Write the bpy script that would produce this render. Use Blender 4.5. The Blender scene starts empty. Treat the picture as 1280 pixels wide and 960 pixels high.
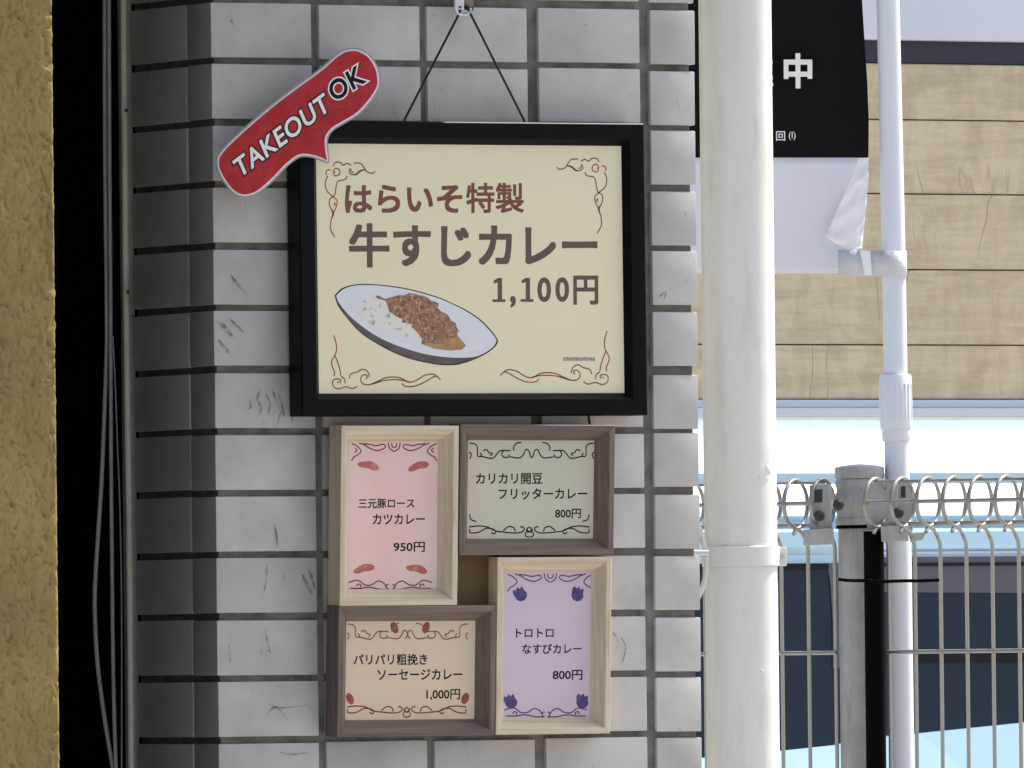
import bpy, bmesh, math, random
from mathutils import Vector, Matrix, noise
random.seed(7)
scene = bpy.context.scene
COL = scene.collection
# ------------------------------------------------------------------ camera
F = 16000.0
TH, PI_, RO = 0.483687612, 0.0232659512, -0.0107916122
DV = Vector((math.sin(TH)*math.cos(PI_), math.cos(TH)*math.cos(PI_), math.sin(PI_)))
R0 = Vector((math.cos(TH), -math.sin(TH), 0)); U0 = R0.cross(DV)
RV = math.cos(RO)*R0 + math.sin(RO)*U0
UV = -math.sin(RO)*R0 + math.cos(RO)*U0
Z0 = 1.905                                            # height of the uppermost joint in view
CAM = Vector((.250, 0, Z0-.300)) - 10.4678*DV + .01909*R0 - .011696*U0
cam = bpy.data.cameras.new('camera'); camo = bpy.data.objects.new('camera', cam); COL.objects.link(camo)
m = Matrix((RV, UV, -DV)).transposed().to_4x4(); m.translation = CAM
camo.matrix_world = m
cam.sensor_width = 36; cam.lens = F/1280*36; cam.clip_start = .5; cam.clip_end = 2000
scene.camera = camo
# ------------------------------------------------------------------ light
SUN_EL, SUN_AZ = math.radians(58), math.radians(5)   # azimuth from +x, negative = in front of the wall
S = Vector((math.cos(SUN_EL)*math.cos(SUN_AZ), math.cos(SUN_EL)*math.sin(SUN_AZ), math.sin(SUN_EL)))
w = bpy.data.worlds.new('World'); scene.world = w; w.use_nodes = True
nt = w.node_tree; bg = nt.nodes['Background']; sky = nt.nodes.new('ShaderNodeTexSky')
sky.sky_type = 'NISHITA'; sky.sun_disc = False; sky.sun_elevation = SUN_EL
sky.sun_rotation = math.radians(90) - SUN_AZ
sky.air_density = 1.0; sky.dust_density = 5.0; sky.ozone_density = 1.0
nt.links.new(sky.outputs[0], bg.inputs[0]); bg.inputs[1].default_value = .12
sl = bpy.data.lights.new('sun', 'SUN'); sl.energy = 4.0; sl.angle = math.radians(.5); sl.color = (1, .96, .9)
so = bpy.data.objects.new('sun', sl); COL.objects.link(so)
so.rotation_euler = (-S).to_track_quat('-Z', 'Y').to_euler()
vs = scene.view_settings; vs.view_transform = 'Standard'; vs.look = 'None'; vs.gamma = 1; vs.use_curve_mapping = False
vs.exposure = 0.92
# ------------------------------------------------------------------ helpers
def ray(px, py):
    return (DV + RV*((px-640)/F) + UV*((480-py)/F))
class Pl:
    """a plane in the world; pt() gives the point of it that stands at a spot of the photograph"""
    def __init__(s, o, n, ex=None):
        s.o = Vector(o); s.n = Vector(n).normalized()
        s.ex = Vector(ex or (1, 0, 0)); s.ex = (s.ex - s.n*s.ex.dot(s.n)).normalized()
        s.ez = s.ex.cross(-s.n) if False else s.n.cross(s.ex)
        if s.ez.z < 0: s.ez = -s.ez
    def pt(s, px, py, off=0):
        r = ray(px, py); o = s.o + s.n*off
        return CAM + r*((o-CAM).dot(s.n)/r.dot(s.n))
    def loc(s, p):
        return (p-s.o).dot(s.ex), (p-s.o).dot(s.ez)
    def wld(s, u, v, off=0):
        return s.o + s.ex*u + s.ez*v + s.n*off
def at(px, py, dist):
    r = ray(px, py); return CAM + r*dist
def yplane(y): return Pl((0, y, Z0), (0, -1, 0))
ORG = {}
def thing(name, label, cat, loc, group=None):
    o = bpy.data.objects.new(name, None); COL.objects.link(o); o.location = loc; o.empty_display_size = .05
    o['label'] = label; o['category'] = cat
    if group: o['group'] = group
    ORG[o] = Vector(loc); return o
def tag(o, label=None, cat=None, group=None, kind=None):
    for k, v in (('label', label), ('category', cat), ('group', group), ('kind', kind)):
        if v: o[k] = v
    return o
def link(o, parent=None, at_=None):
    COL.objects.link(o)
    org = Vector(at_) if at_ is not None else (ORG[parent] if parent is not None else Vector((0, 0, 0)))
    if parent is not None:
        o.parent = parent; o.location = org - ORG[parent]
    else: o.location = org
    ORG[o] = org; return o
def mesh(name, verts, faces, mat, parent=None, at_=None, smooth=False, bevel=0, sharp=40):
    me = bpy.data.meshes.new(name)
    org = Vector(at_) if at_ is not None else (ORG[parent] if parent is not None else Vector((0, 0, 0)))
    me.from_pydata([tuple(Vector(v)-org) for v in verts], [], faces)
    if mat: me.materials.append(mat)
    bm = bmesh.new(); bm.from_mesh(me); bmesh.ops.recalc_face_normals(bm, faces=bm.faces)
    if bevel:
        bmesh.ops.bevel(bm, geom=[e for e in bm.edges if len(e.link_faces) == 2 and e.calc_face_angle(0) > .5], offset=bevel, segments=2, affect='EDGES', profile=.6)
    bm.to_mesh(me); bm.free()
    if smooth:
        for p in me.polygons: p.use_smooth = True
        me.set_sharp_from_angle(angle=math.radians(sharp))
    return link(bpy.data.objects.new(name, me), parent, org)
class MB:
    def __init__(s): s.v = []; s.f = []
    def add(s, vs_, fs):
        n = len(s.v); s.v += [Vector(v) for v in vs_]; s.f += [tuple(i+n for i in f) for f in fs]; return s
    def box(s, a, b):
        x0, y0, z0 = a; x1, y1, z1 = b
        return s.add([(x0,y0,z0),(x1,y0,z0),(x1,y1,z0),(x0,y1,z0),(x0,y0,z1),(x1,y0,z1),(x1,y1,z1),(x0,y1,z1)],
                     [(0,3,2,1),(4,5,6,7),(0,1,5,4),(1,2,6,5),(2,3,7,6),(3,0,4,7)])
    def hexa(s, q0, q1):      # two quads (lists of four points), joined
        return s.add(list(q0)+list(q1), [(3,2,1,0),(4,5,6,7),(0,1,5,4),(1,2,6,5),(2,3,7,6),(3,0,4,7)])
    def tube(s, pts, r, n=10, cap=True, rs=None):
        pts = [Vector(p) for p in pts]; rings = []; prev = None
        for i, p in enumerate(pts):
            t = (pts[min(i+1, len(pts)-1)] - pts[max(i-1, 0)]).normalized()
            if prev is None:
                a = Vector((0, 0, 1)) if abs(t.z) < .9 else Vector((1, 0, 0))
                u = t.cross(a).normalized()
            else: u = (prev - t*prev.dot(t)).normalized()
            prev = u; v = t.cross(u); rr = rs[i] if rs else r
            rings.append([p + (u*math.cos(2*math.pi*k/n) + v*math.sin(2*math.pi*k/n))*rr for k in range(n)])
        vs_ = [q for ring in rings for q in ring]; fs = []
        for i in range(len(pts)-1):
            for k in range(n):
                fs.append((i*n+k, i*n+(k+1) % n, (i+1)*n+(k+1) % n, (i+1)*n+k))
        if cap: fs += [tuple(reversed(range(n))), tuple((len(pts)-1)*n+k for k in range(n))]
        return s.add(vs_, fs)
    def build(s, name, mat, parent=None, **k): return mesh(name, s.v, s.f, mat, parent, **k)
def smooth_path(pts, sub=5):
    out = []; P = [pts[0]] + list(pts) + [pts[-1]]
    for i in range(1, len(P)-2):
        for k in range(sub):
            t = k/sub; a, b, c, d = (Vector(P[i-1]), Vector(P[i]), Vector(P[i+1]), Vector(P[i+2]))
            out.append(.5*((2*b)+(c-a)*t+(2*a-5*b+4*c-d)*t*t+(-a+3*b-3*c+d)*t**3))
    out.append(Vector(P[-2])); return out
# ------------------------------------------------------------------ materials
def mat(name, col, rough=.5, metal=0, spec=.5, bump=None, var=None, coat=0):
    """col base colour; bump=(scale, strength, detail); var=(scale, colour2, lo, hi) noise mix"""
    m_ = bpy.data.materials.new(name); m_.use_nodes = True; n = m_.node_tree; b = n.nodes['Principled BSDF']
    b.inputs['Base Color'].default_value = (*col, 1); b.inputs['Roughness'].default_value = rough
    b.inputs['Metallic'].default_value = metal; b.inputs['Specular IOR Level'].default_value = spec
    b.inputs['Coat Weight'].default_value = coat; b.inputs['Coat Roughness'].default_value = .05
    tc = n.nodes.new('ShaderNodeTexCoord')
    if var:
        nz = n.nodes.new('ShaderNodeTexNoise'); nz.inputs['Scale'].default_value = var[0]; nz.inputs['Detail'].default_value = 6
        n.links.new(tc.outputs['Object'], nz.inputs['Vector'])
        cr = n.nodes.new('ShaderNodeValToRGB'); cr.color_ramp.elements[0].position = var[2]; cr.color_ramp.elements[1].position = var[3]
        cr.color_ramp.elements[0].color = (*col, 1); cr.color_ramp.elements[1].color = (*var[1], 1)
        n.links.new(nz.outputs[0], cr.inputs[0]); n.links.new(cr.outputs[0], b.inputs['Base Color'])
    if bump:
        nz = n.nodes.new('ShaderNodeTexNoise'); nz.inputs['Scale'].default_value = bump[0]; nz.inputs['Detail'].default_value = bump[2]
        n.links.new(tc.outputs['Object'], nz.inputs['Vector'])
        bp = n.nodes.new('ShaderNodeBump'); bp.inputs['Strength'].default_value = bump[1]; bp.inputs['Distance'].default_value = .002
        n.links.new(nz.outputs[0], bp.inputs['Height']); n.links.new(bp.outputs[0], b.inputs['Normal'])
    return m_
def N(m_, t, **k):
    nd = m_.node_tree.nodes.new(t)
    for a, v in k.items(): nd.inputs[a.replace('_', ' ')].default_value = v
    return nd
def L(m_, a, b): m_.node_tree.links.new(a, b)
def tile_mat(name, base, stain):
    m_ = mat(name, base, .32, spec=.45); b = m_.node_tree.nodes['Principled BSDF']
    tc = N(m_, 'ShaderNodeTexCoord'); oi = N(m_, 'ShaderNodeObjectInfo'); ad = N(m_, 'ShaderNodeVectorMath'); ad.operation = 'MULTIPLY_ADD'
    L(m_, oi.outputs['Random'], ad.inputs[0]); ad.inputs[1].default_value = (37, 19, 53); L(m_, tc.outputs['Object'], ad.inputs[2])
    n1 = N(m_, 'ShaderNodeTexNoise', Scale=14, Detail=6, Roughness=.6); L(m_, ad.outputs[0], n1.inputs['Vector'])
    r1 = N(m_, 'ShaderNodeValToRGB'); e = r1.color_ramp.elements; e[0].position = .42; e[1].position = .74
    e[0].color = (*base, 1); e[1].color = (*[c*.76 for c in base], 1); L(m_, n1.outputs[0], r1.inputs[0])
    # smeared dirt, denser in some tiles
    mp = N(m_, 'ShaderNodeMapping'); mp.inputs['Scale'].default_value = (95, 95, 38); mp.inputs['Rotation'].default_value = (0, .35, 0)
    L(m_, ad.outputs[0], mp.inputs['Vector'])
    n2 = N(m_, 'ShaderNodeTexNoise', Scale=1, Detail=5, Roughness=.7, Distortion=1.2); L(m_, mp.outputs[0], n2.inputs['Vector'])
    r2 = N(m_, 'ShaderNodeValToRGB'); e = r2.color_ramp.elements; e[0].position = .60; e[1].position = .72
    L(m_, n2.outputs[0], r2.inputs[0])
    n3 = N(m_, 'ShaderNodeTexNoise', Scale=21, Detail=2); L(m_, ad.outputs[0], n3.inputs['Vector'])
    r3 = N(m_, 'ShaderNodeValToRGB'); e = r3.color_ramp.elements; e[0].position = .52; e[1].position = .68
    L(m_, n3.outputs[0], r3.inputs[0])
    mu = N(m_, 'ShaderNodeMath'); mu.operation = 'MULTIPLY'; L(m_, r2.outputs[0], mu.inputs[0]); L(m_, r3.outputs[0], mu.inputs[1])
    m2 = N(m_, 'ShaderNodeMath'); m2.operation = 'MULTIPLY'; L(m_, mu.outputs[0], m2.inputs[0]); m2.inputs[1].default_value = stain
    mx = N(m_, 'ShaderNodeMix'); mx.data_type = 'RGBA'; L(m_, m2.outputs[0], mx.inputs[0]); L(m_, r1.outputs[0], mx.inputs[6]); mx.inputs[7].default_value = (.10, .10, .085, 1)
    # per tile tone
    mr = N(m_, 'ShaderNodeMapRange', To_Min=.88, To_Max=1.05); L(m_, oi.outputs['Random'], mr.inputs[0])
    hs = N(m_, 'ShaderNodeHueSaturation'); L(m_, mr.outputs[0], hs.inputs['Value']); L(m_, mx.outputs[2], hs.inputs['Color'])
    L(m_, hs.outputs[0], b.inputs['Base Color'])
    n4 = N(m_, 'ShaderNodeTexNoise', Scale=25, Detail=3); L(m_, ad.outputs[0], n4.inputs['Vector'])
    bp = N(m_, 'ShaderNodeBump', Strength=.06, Distance=.001); L(m_, n4.outputs[0], bp.inputs['Height']); L(m_, bp.outputs[0], b.inputs['Normal'])
    rr = N(m_, 'ShaderNodeMapRange', To_Min=.22, To_Max=.5); L(m_, n1.outputs[0], rr.inputs[0]); L(m_, rr.outputs[0], b.inputs['Roughness'])
    return m_
def wood(name, c1, c2, axis, scale=1.0, rough=.6):
    m_ = mat(name, c1, rough, spec=.3); b = m_.node_tree.nodes['Principled BSDF']
    tc = N(m_, 'ShaderNodeTexCoord'); mp = N(m_, 'ShaderNodeMapping'); oi = N(m_, 'ShaderNodeObjectInfo')
    s_ = [260*scale]*3; s_[axis] = 9*scale; mp.inputs['Scale'].default_value = s_
    ad = N(m_, 'ShaderNodeVectorMath'); ad.operation = 'MULTIPLY_ADD'; L(m_, oi.outputs['Random'], ad.inputs[0]); ad.inputs[1].default_value = (3, 5, 7)
    L(m_, tc.outputs['Object'], ad.inputs[2]); L(m_, ad.outputs[0], mp.inputs['Vector'])
    n1 = N(m_, 'ShaderNodeTexNoise', Scale=1, Detail=4, Roughness=.55, Distortion=.6); L(m_, mp.outputs[0], n1.inputs['Vector'])
    r = N(m_, 'ShaderNodeValToRGB'); e = r.color_ramp.elements; e[0].position = .32; e[1].position = .68; e[0].color = (*c1, 1); e[1].color = (*c2, 1)
    L(m_, n1.outputs[0], r.inputs[0]); L(m_, r.outputs[0], b.inputs['Base Color'])
    bp = N(m_, 'ShaderNodeBump', Strength=.3, Distance=.0006); L(m_, n1.outputs[0], bp.inputs['Height']); L(m_, bp.outputs[0], b.inputs['Normal'])
    return m_
M = {}
M['tile'] = tile_mat('glazed_tile', (.585, .565, .535), .9)
M['grout'] = mat('grout', (.23, .21, .185), .9, bump=(900, .5, 4), var=(60, (.12, .108, .098), .4, .7))
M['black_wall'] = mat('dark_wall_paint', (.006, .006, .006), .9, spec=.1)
M['frame_black'] = mat('black_frame', (.002, .002, .0025), .45, spec=.12, var=(90, (.004, .004, .0045), .4, .7))
M['bevel_black'] = mat('black_frame_lip', (.012, .016, .028), .28, spec=.8)
M['poster'] = mat('poster_paper', (.87, .795, .54), .4, spec=.35, bump=(5, .4, 1), var=(3, (.84, .79, .55), .35, .7))
M['ink_brown'] = mat('brown_ink', (.115, .085, .062), .5)
M['ink_red'] = mat('maroon_ink', (.20, .062, .05), .5)
M['ink_line'] = mat('line_ink', (.20, .06, .035), .5, var=(70, (.42, .09, .05), .45, .6))
M['ink_black'] = mat('black_ink', (.008, .007, .008), .6, spec=.12)
M['ink_wine'] = mat('wine_ink', (.18, .022, .03), .5)
M['ink_violet'] = mat('violet_ink', (.075, .04, .14), .5)
M['caption'] = mat('caption_ink', (.22, .22, .17), .6, var=(600, (.4, .4, .3), .45, .55))
M['card_pink'] = mat('pink_card', (.86, .56, .52), .35, spec=.5, bump=(22, 1.0, 2), var=(12, (.80, .62, .58), .4, .65))
M['card_green'] = mat('grey_green_card', (.62, .58, .43), .35, spec=.5, bump=(22, 1.0, 2), var=(12, (.60, .56, .45), .4, .65))
M['card_cream'] = mat('cream_card', (.76, .60, .42), .35, spec=.5, bump=(22, 1.0, 2), var=(12, (.73, .59, .44), .4, .65))
M['card_violet'] = mat('violet_card', (.63, .52, .62), .35, spec=.5, bump=(22, 1.0, 2), var=(12, (.66, .55, .62), .4, .65))
M['meat'] = mat('printed_meat', (.50, .12, .10), .5, var=(160, (.62, .27, .2), .5, .75))
M['leaf'] = mat('printed_chilli', (.30, .05, .045), .5, var=(200, (.42, .12, .1), .45, .7))
M['eggplant'] = mat('printed_eggplant', (.055, .04, .16), .5, var=(200, (.11, .08, .25), .45, .7))
M['plate_white'] = mat('printed_plate', (.72, .75, .80), .4, var=(22, (.80, .81, .81), .3, .7))
M['plate_rim'] = mat('printed_rim', (.012, .012, .02), .4)
M['plate_side'] = mat('printed_plate_side', (.075, .06, .06), .4, var=(30, (.16, .13, .13), .35, .75))
M['rice'] = mat('printed_rice', (.80, .79, .72), .4, var=(260, (.42, .41, .36), .56, .70))
def curry():
    m_ = mat('printed_curry', (.25, .1, .04), .4); b = m_.node_tree.nodes['Principled BSDF']
    tc = N(m_, 'ShaderNodeTexCoord'); n2 = N(m_, 'ShaderNodeTexNoise', Scale=230, Detail=5, Roughness=.65, Distortion=1.6); L(m_, tc.outputs['Object'], n2.inputs['Vector'])
    r = N(m_, 'ShaderNodeValToRGB'); e = r.color_ramp.elements; e[0].position = .33; e[0].color = (.13, .05, .025, 1); e[1].position = .68; e[1].color = (.66, .50, .36, 1)
    x = e.new(.48); x.color = (.30, .15, .08, 1); x = e.new(.58); x.color = (.42, .24, .13, 1); L(m_, n2.outputs[0], r.inputs[0]); L(m_, r.outputs[0], b.inputs['Base Color']); return m_
M['curry'] = curry()
M['sauce'] = mat('printed_sauce', (.42, .21, .075), .4, var=(120, (.5, .3, .14), .4, .6))
M['cord'] = mat('black_cord', (.008, .008, .008), .7)
M['pvc'] = mat('white_pvc_pipe', (.76, .76, .71), .36, spec=.5, bump=(28, .55, 5), var=(4, (.72, .725, .68), .35, .7))
def grime(m_, col2, scale, lo, hi, sc3=(1, 1, .18)):
    b = m_.node_tree.nodes['Principled BSDF']; src = b.inputs['Base Color'].links[0].from_socket
    tc = N(m_, 'ShaderNodeTexCoord'); mp = N(m_, 'ShaderNodeMapping'); mp.inputs['Scale'].default_value = sc3; L(m_, tc.outputs['Object'], mp.inputs['Vector'])
    nz = N(m_, 'ShaderNodeTexNoise', Scale=scale, Detail=7, Roughness=.68); L(m_, mp.outputs[0], nz.inputs['Vector'])
    mr = N(m_, 'ShaderNodeMapRange', From_Min=lo, From_Max=hi); L(m_, nz.outputs[0], mr.inputs[0])
    mx = N(m_, 'ShaderNodeMix'); mx.data_type = 'RGBA'; L(m_, mr.outputs[0], mx.inputs[0]); L(m_, src, mx.inputs[6]); mx.inputs[7].default_value = (*col2, 1)
    L(m_, mx.outputs[2], b.inputs['Base Color'])
grime(M['pvc'], (.60, .58, .51), 60, .50, .85)
M['white_plastic'] = mat('white_plastic', (.72, .75, .80), .35, bump=(30, .1, 2))
M['clip_metal'] = mat('clip_metal', (.6, .6, .62), .3, metal=.8)
M['strip_brown'] = mat('brown_tape', (.25, .20, .17), .6)
M['red'] = mat('red_laminate', (.40, .003, .010), .22, spec=.35, bump=(60, 1.0, 3), coat=.4, var=(40, (.46, .01, .03), .45, .65))
M['lam_white'] = mat('laminate_white', (.8, .76, .76), .3)
M['film'] = mat('laminate_film_edge', (.33, .33, .34), .2)
M['ink_navy'] = mat('navy_ink', (.006, .008, .014), .5, spec=.15)
M['ink_white'] = mat('white_ink', (.86, .85, .83), .4)
M['cable'] = mat('grey_cable', (.62, .62, .60), .5, var=(30, (.5, .5, .48), .4, .7))
M['trim_grey'] = mat('grey_trim', (.62, .60, .52), .45, var=(40, (.5, .48, .4), .4, .7))
M['trim_beige'] = mat('beige_trim', (.80, .76, .62), .5, var=(30, (.66, .62, .5), .4, .7))
M['galv'] = mat('grey_fence_paint', (.40, .41, .38), .45, metal=.0, bump=(60, .3, 4), var=(25, (.33, .33, .31), .35, .7))
grime(M['galv'], (.22, .215, .20), 50, .5, .75)
def wire_mat():
    m_ = mat('coated_wire', (.34, .34, .31), .24, metal=.55, spec=.8); b = m_.node_tree.nodes['Principled BSDF']
    tc = N(m_, 'ShaderNodeTexCoord'); n1 = N(m_, 'ShaderNodeTexNoise', Scale=9, Detail=4); L(m_, tc.outputs['Object'], n1.inputs['Vector'])
    r = N(m_, 'ShaderNodeValToRGB'); e = r.color_ramp.elements; e[0].position = .58; e[1].position = .70; e[0].color = (.30, .30, .28, 1); e[1].color = (.30, .19, .10, 1)
    L(m_, n1.outputs[0], r.inputs[0]); L(m_, r.outputs[0], b.inputs['Base Color']); return m_
M['wire'] = wire_mat()
M['bolt'] = mat('dark_bolt', (.035, .035, .035), .4, metal=.3, bump=(200, .5, 3))
M['black_shade_tube'] = mat('black_shade_tube', (.002, .002, .002), .8, spec=.05)  # near black for the post's painted shade, also seal ring and tie
M['pole'] = mat('white_pole', (.70, .73, .78), .3)
M['banner_black'] = mat('black_banner_cloth', (.010, .008, .009), .9, spec=.1, bump=(160, .5, 4))
M['banner_white'] = mat('white_banner_cloth', (.74, .75, .79), .9, spec=.1, bump=(160, .4, 4))
M['banner_fold'] = mat('white_banner_fold', (.86, .86, .86), .9, spec=.1, bump=(60, .7, 3))
M['strap'] = mat('white_strap_cloth', (.62, .63, .64), .8, spec=.1, bump=(200, .5, 3))
M['car_paint'] = mat('pale_blue_car_paint', (.40, .60, .72), .22, spec=.6, coat=1)
M['car_glass'] = mat('dark_car_glass', (.008, .016, .034), .06, spec=.4)
M['car_visor'] = mat('smoked_visor', (.095, .09, .105), .15, spec=.6)
M['car_trim'] = mat('dark_car_trim', (.008, .008, .010), .5, spec=.2)
M['tyre'] = mat('tyre_rubber', (.015, .015, .015), .85)
M['rim'] = mat('wheel_rim', (.5, .5, .52), .3, metal=.8)
M['lamp'] = mat('lamp_lens', (.7, .7, .7), .1)
M['wall_white'] = mat('white_rendered_wall', (.66, .68, .74), .7, bump=(5, .4, 5), var=(3, (.62, .64, .7), .4, .7))
M['navy'] = mat('navy_metal_channel', (.018, .024, .042), .4)
M['flash'] = mat('pale_metal_flashing', (.52, .58, .68), .4)
M['concrete'] = mat('concrete_ground', (.36, .35, .33), .9, bump=(20, .5, 6), var=(2, (.28, .27, .26), .4, .7))
M['asphalt'] = mat('asphalt', (.06, .06, .06), .9, bump=(80, .6, 6))
M['line'] = mat('road_paint', (.75, .75, .73), .7)
M['backing'] = mat('brown_backing_board', (.13, .075, .035), .7, bump=(80, .4, 3))
M['pine_h'] = wood('pale_pine_across', (.74, .65, .50), (.56, .45, .31), 0)
M['pine_v'] = wood('pale_pine_upright', (.74, .65, .50), (.56, .45, .31), 2)
M['grey_h'] = wood('grey_brown_wood_across', (.235, .18, .145), (.13, .10, .08), 0)
M['grey_v'] = wood('grey_brown_wood_upright', (.235, .18, .145), (.13, .10, .08), 2)
def stucco():
    m_ = mat('yellow_stucco', (.33, .25, .085), .8, spec=.2); b = m_.node_tree.nodes['Principled BSDF']
    tc = N(m_, 'ShaderNodeTexCoord')
    n0 = N(m_, 'ShaderNodeTexNoise', Scale=9, Detail=4); L(m_, tc.outputs['Object'], n0.inputs['Vector'])
    r = N(m_, 'ShaderNodeValToRGB'); e = r.color_ramp.elements; e[0].position = .35; e[1].position = .7; e[0].color = (.34, .245, .085, 1); e[1].color = (.235, .175, .072, 1)
    L(m_, n0.outputs[0], r.inputs[0]); L(m_, r.outputs[0], b.inputs['Base Color'])
    n1 = N(m_, 'ShaderNodeTexNoise', Scale=260, Detail=5, Roughness=.65, Distortion=.8); L(m_, tc.outputs['Object'], n1.inputs['Vector'])
    bp = N(m_, 'ShaderNodeBump', Strength=.6, Distance=.0015); L(m_, n1.outputs[0], bp.inputs['Height']); L(m_, bp.outputs[0], b.inputs['Normal'])
    return m_
M['stucco'] = stucco()
def siding():
    m_ = mat('embossed_beige_siding', (.52, .42, .26), .65, spec=.3); b = m_.node_tree.nodes['Principled BSDF']
    tc = N(m_, 'ShaderNodeTexCoord'); oi = N(m_, 'ShaderNodeObjectInfo')
    ad = N(m_, 'ShaderNodeVectorMath'); ad.operation = 'MULTIPLY_ADD'; L(m_, oi.outputs['Random'], ad.inputs[0]); ad.inputs[1].default_value = (31, 17, 23); L(m_, tc.outputs['Object'], ad.inputs[2])
    mp = N(m_, 'ShaderNodeMapping'); mp.inputs['Scale'].default_value = (4, 4, 34); L(m_, ad.outputs[0], mp.inputs['Vector'])
    n1 = N(m_, 'ShaderNodeTexNoise', Scale=1, Detail=6, Roughness=.7, Distortion=.5); L(m_, mp.outputs[0], n1.inputs['Vector'])
    mq = N(m_, 'ShaderNodeMapping'); mq.inputs['Scale'].default_value = (16, 10, 7); mq.inputs['Rotation'].default_value = (0, -.25, 0); L(m_, ad.outputs[0], mq.inputs['Vector'])
    n2 = N(m_, 'ShaderNodeTexNoise', Scale=1, Detail=5, Roughness=.65, Distortion=.7); L(m_, mq.outputs[0], n2.inputs['Vector'])
    mx = N(m_, 'ShaderNodeMath'); mx.operation = 'ADD'; L(m_, n1.outputs[0], mx.inputs[0]); L(m_, n2.outputs[0], mx.inputs[1])
    r = N(m_, 'ShaderNodeValToRGB'); e = r.color_ramp.elements; e[0].position = .40; e[1].position = .58
    e[0].color = (.50, .40, .26, 1); e[1].color = (.66, .545, .36, 1)
    hf = N(m_, 'ShaderNodeMath'); hf.operation = 'MULTIPLY'; L(m_, mx.outputs[0], hf.inputs[0]); hf.inputs[1].default_value = .5
    L(m_, hf.outputs[0], r.inputs[0]); L(m_, r.outputs[0], b.inputs['Base Color'])
    # sparse slanting cracks pressed into the boards
    mk = N(m_, 'ShaderNodeMapping'); mk.inputs['Scale'].default_value = (7, 7, 1.6); mk.inputs['Rotation'].default_value = (0, .32, 0); L(m_, ad.outputs[0], mk.inputs['Vector'])
    nk = N(m_, 'ShaderNodeTexNoise', Scale=1, Detail=3, Roughness=.5, Distortion=.4); L(m_, mk.outputs[0], nk.inputs['Vector'])
    sb = N(m_, 'ShaderNodeMath'); sb.operation = 'SUBTRACT'; L(m_, nk.outputs[0], sb.inputs[0]); sb.inputs[1].default_value = .5
    ab = N(m_, 'ShaderNodeMath'); ab.operation = 'ABSOLUTE'; L(m_, sb.outputs[0], ab.inputs[0])
    kr = N(m_, 'ShaderNodeMapRange', From_Min=0, From_Max=.012, To_Min=0, To_Max=1); L(m_, ab.outputs[0], kr.inputs[0])
    nm = N(m_, 'ShaderNodeTexNoise', Scale=4, Detail=1); L(m_, ad.outputs[0], nm.inputs['Vector'])
    km = N(m_, 'ShaderNodeMapRange', From_Min=.52, From_Max=.60, To_Min=1, To_Max=0); L(m_, nm.outputs[0], km.inputs[0])
    mxx = N(m_, 'ShaderNodeMath'); mxx.operation = 'MAXIMUM'; L(m_, kr.outputs[0], mxx.inputs[0]); L(m_, km.outputs[0], mxx.inputs[1])
    mc = N(m_, 'ShaderNodeMix'); mc.data_type = 'RGBA'; L(m_, mxx.outputs[0], mc.inputs[0]); mc.inputs[6].default_value = (.54, .43, .28, 1); L(m_, r.outputs[0], mc.inputs[7]); L(m_, mc.outputs[2], b.inputs['Base Color'])
    ah = N(m_, 'ShaderNodeMath'); ah.operation = 'ADD'; L(m_, mxx.outputs[0], ah.inputs[0]); L(m_, hf.outputs[0], ah.inputs[1])
    bp = N(m_, 'ShaderNodeBump', Strength=.6, Distance=.004); L(m_, ah.outputs[0], bp.inputs['Height']); L(m_, bp.outputs[0], b.inputs['Normal'])
    return m_
M['siding'] = siding()
def scuff():
    m_ = mat('scuff', (.13, .115, .09), .7); b = m_.node_tree.nodes['Principled BSDF']
    tc = N(m_, 'ShaderNodeTexCoord'); n1 = N(m_, 'ShaderNodeTexNoise', Scale=170, Detail=5); L(m_, tc.outputs['Object'], n1.inputs['Vector'])
    r = N(m_, 'ShaderNodeMapRange', From_Min=.38, From_Max=.62, To_Min=.08, To_Max=.62); L(m_, n1.outputs[0], r.inputs[0]); L(m_, r.outputs[0], b.inputs['Alpha']); return m_
M['scuff'] = scuff()
# ------------------------------------------------------------------ flat print helpers
def ribbon(mb, pl, pts, width, off, sub=4, taper=False):
    """stroke through photo spots, flat on plane pl; width in metres"""
    q = smooth_path([Vector((p[0], p[1])) for p in pts], sub)
    w3 = [pl.pt(p.x, p.y, off) for p in q]; L_, R_ = [], []
    n = len(w3)
    for i in range(n):
        t = (w3[min(i+1, n-1)]-w3[max(i-1, 0)]); t = t.normalized() if t.length > 0 else pl.ex
        s_ = pl.n.cross(t).normalized(); hw = width/2
        if taper: hw *= .25 + .75*math.sin(math.pi*min(1, max(0, i/(n-1))))
        L_.append(w3[i]+s_*hw); R_.append(w3[i]-s_*hw)
    k = len(mb.v); mb.v += L_+R_
    for i in range(n-1): mb.f.append((k+i, k+i+1, k+n+i+1, k+n+i))
def shape(name, pl, pts, off, mat_, parent, sub=0, thick=.0):
    q = smooth_path([Vector((p[0], p[1])) for p in pts]+[Vector(pts[0][:2])], sub)[:-1] if sub else [Vector(p[:2]) for p in pts]
    v = [pl.pt(p.x, p.y, off) for p in q]; n = len(v)
    if thick:
        v2 = [p - pl.n*thick for p in v]
        fs = [tuple(range(n)), tuple(reversed(range(n, 2*n)))] + [(i, (i+1) % n, n+(i+1) % n, n+i) for i in range(n)]
        return mesh(name, v+v2, fs, mat_, parent)
    return mesh(name, v, [tuple(range(n))], mat_, parent)
_tx = {}
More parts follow.
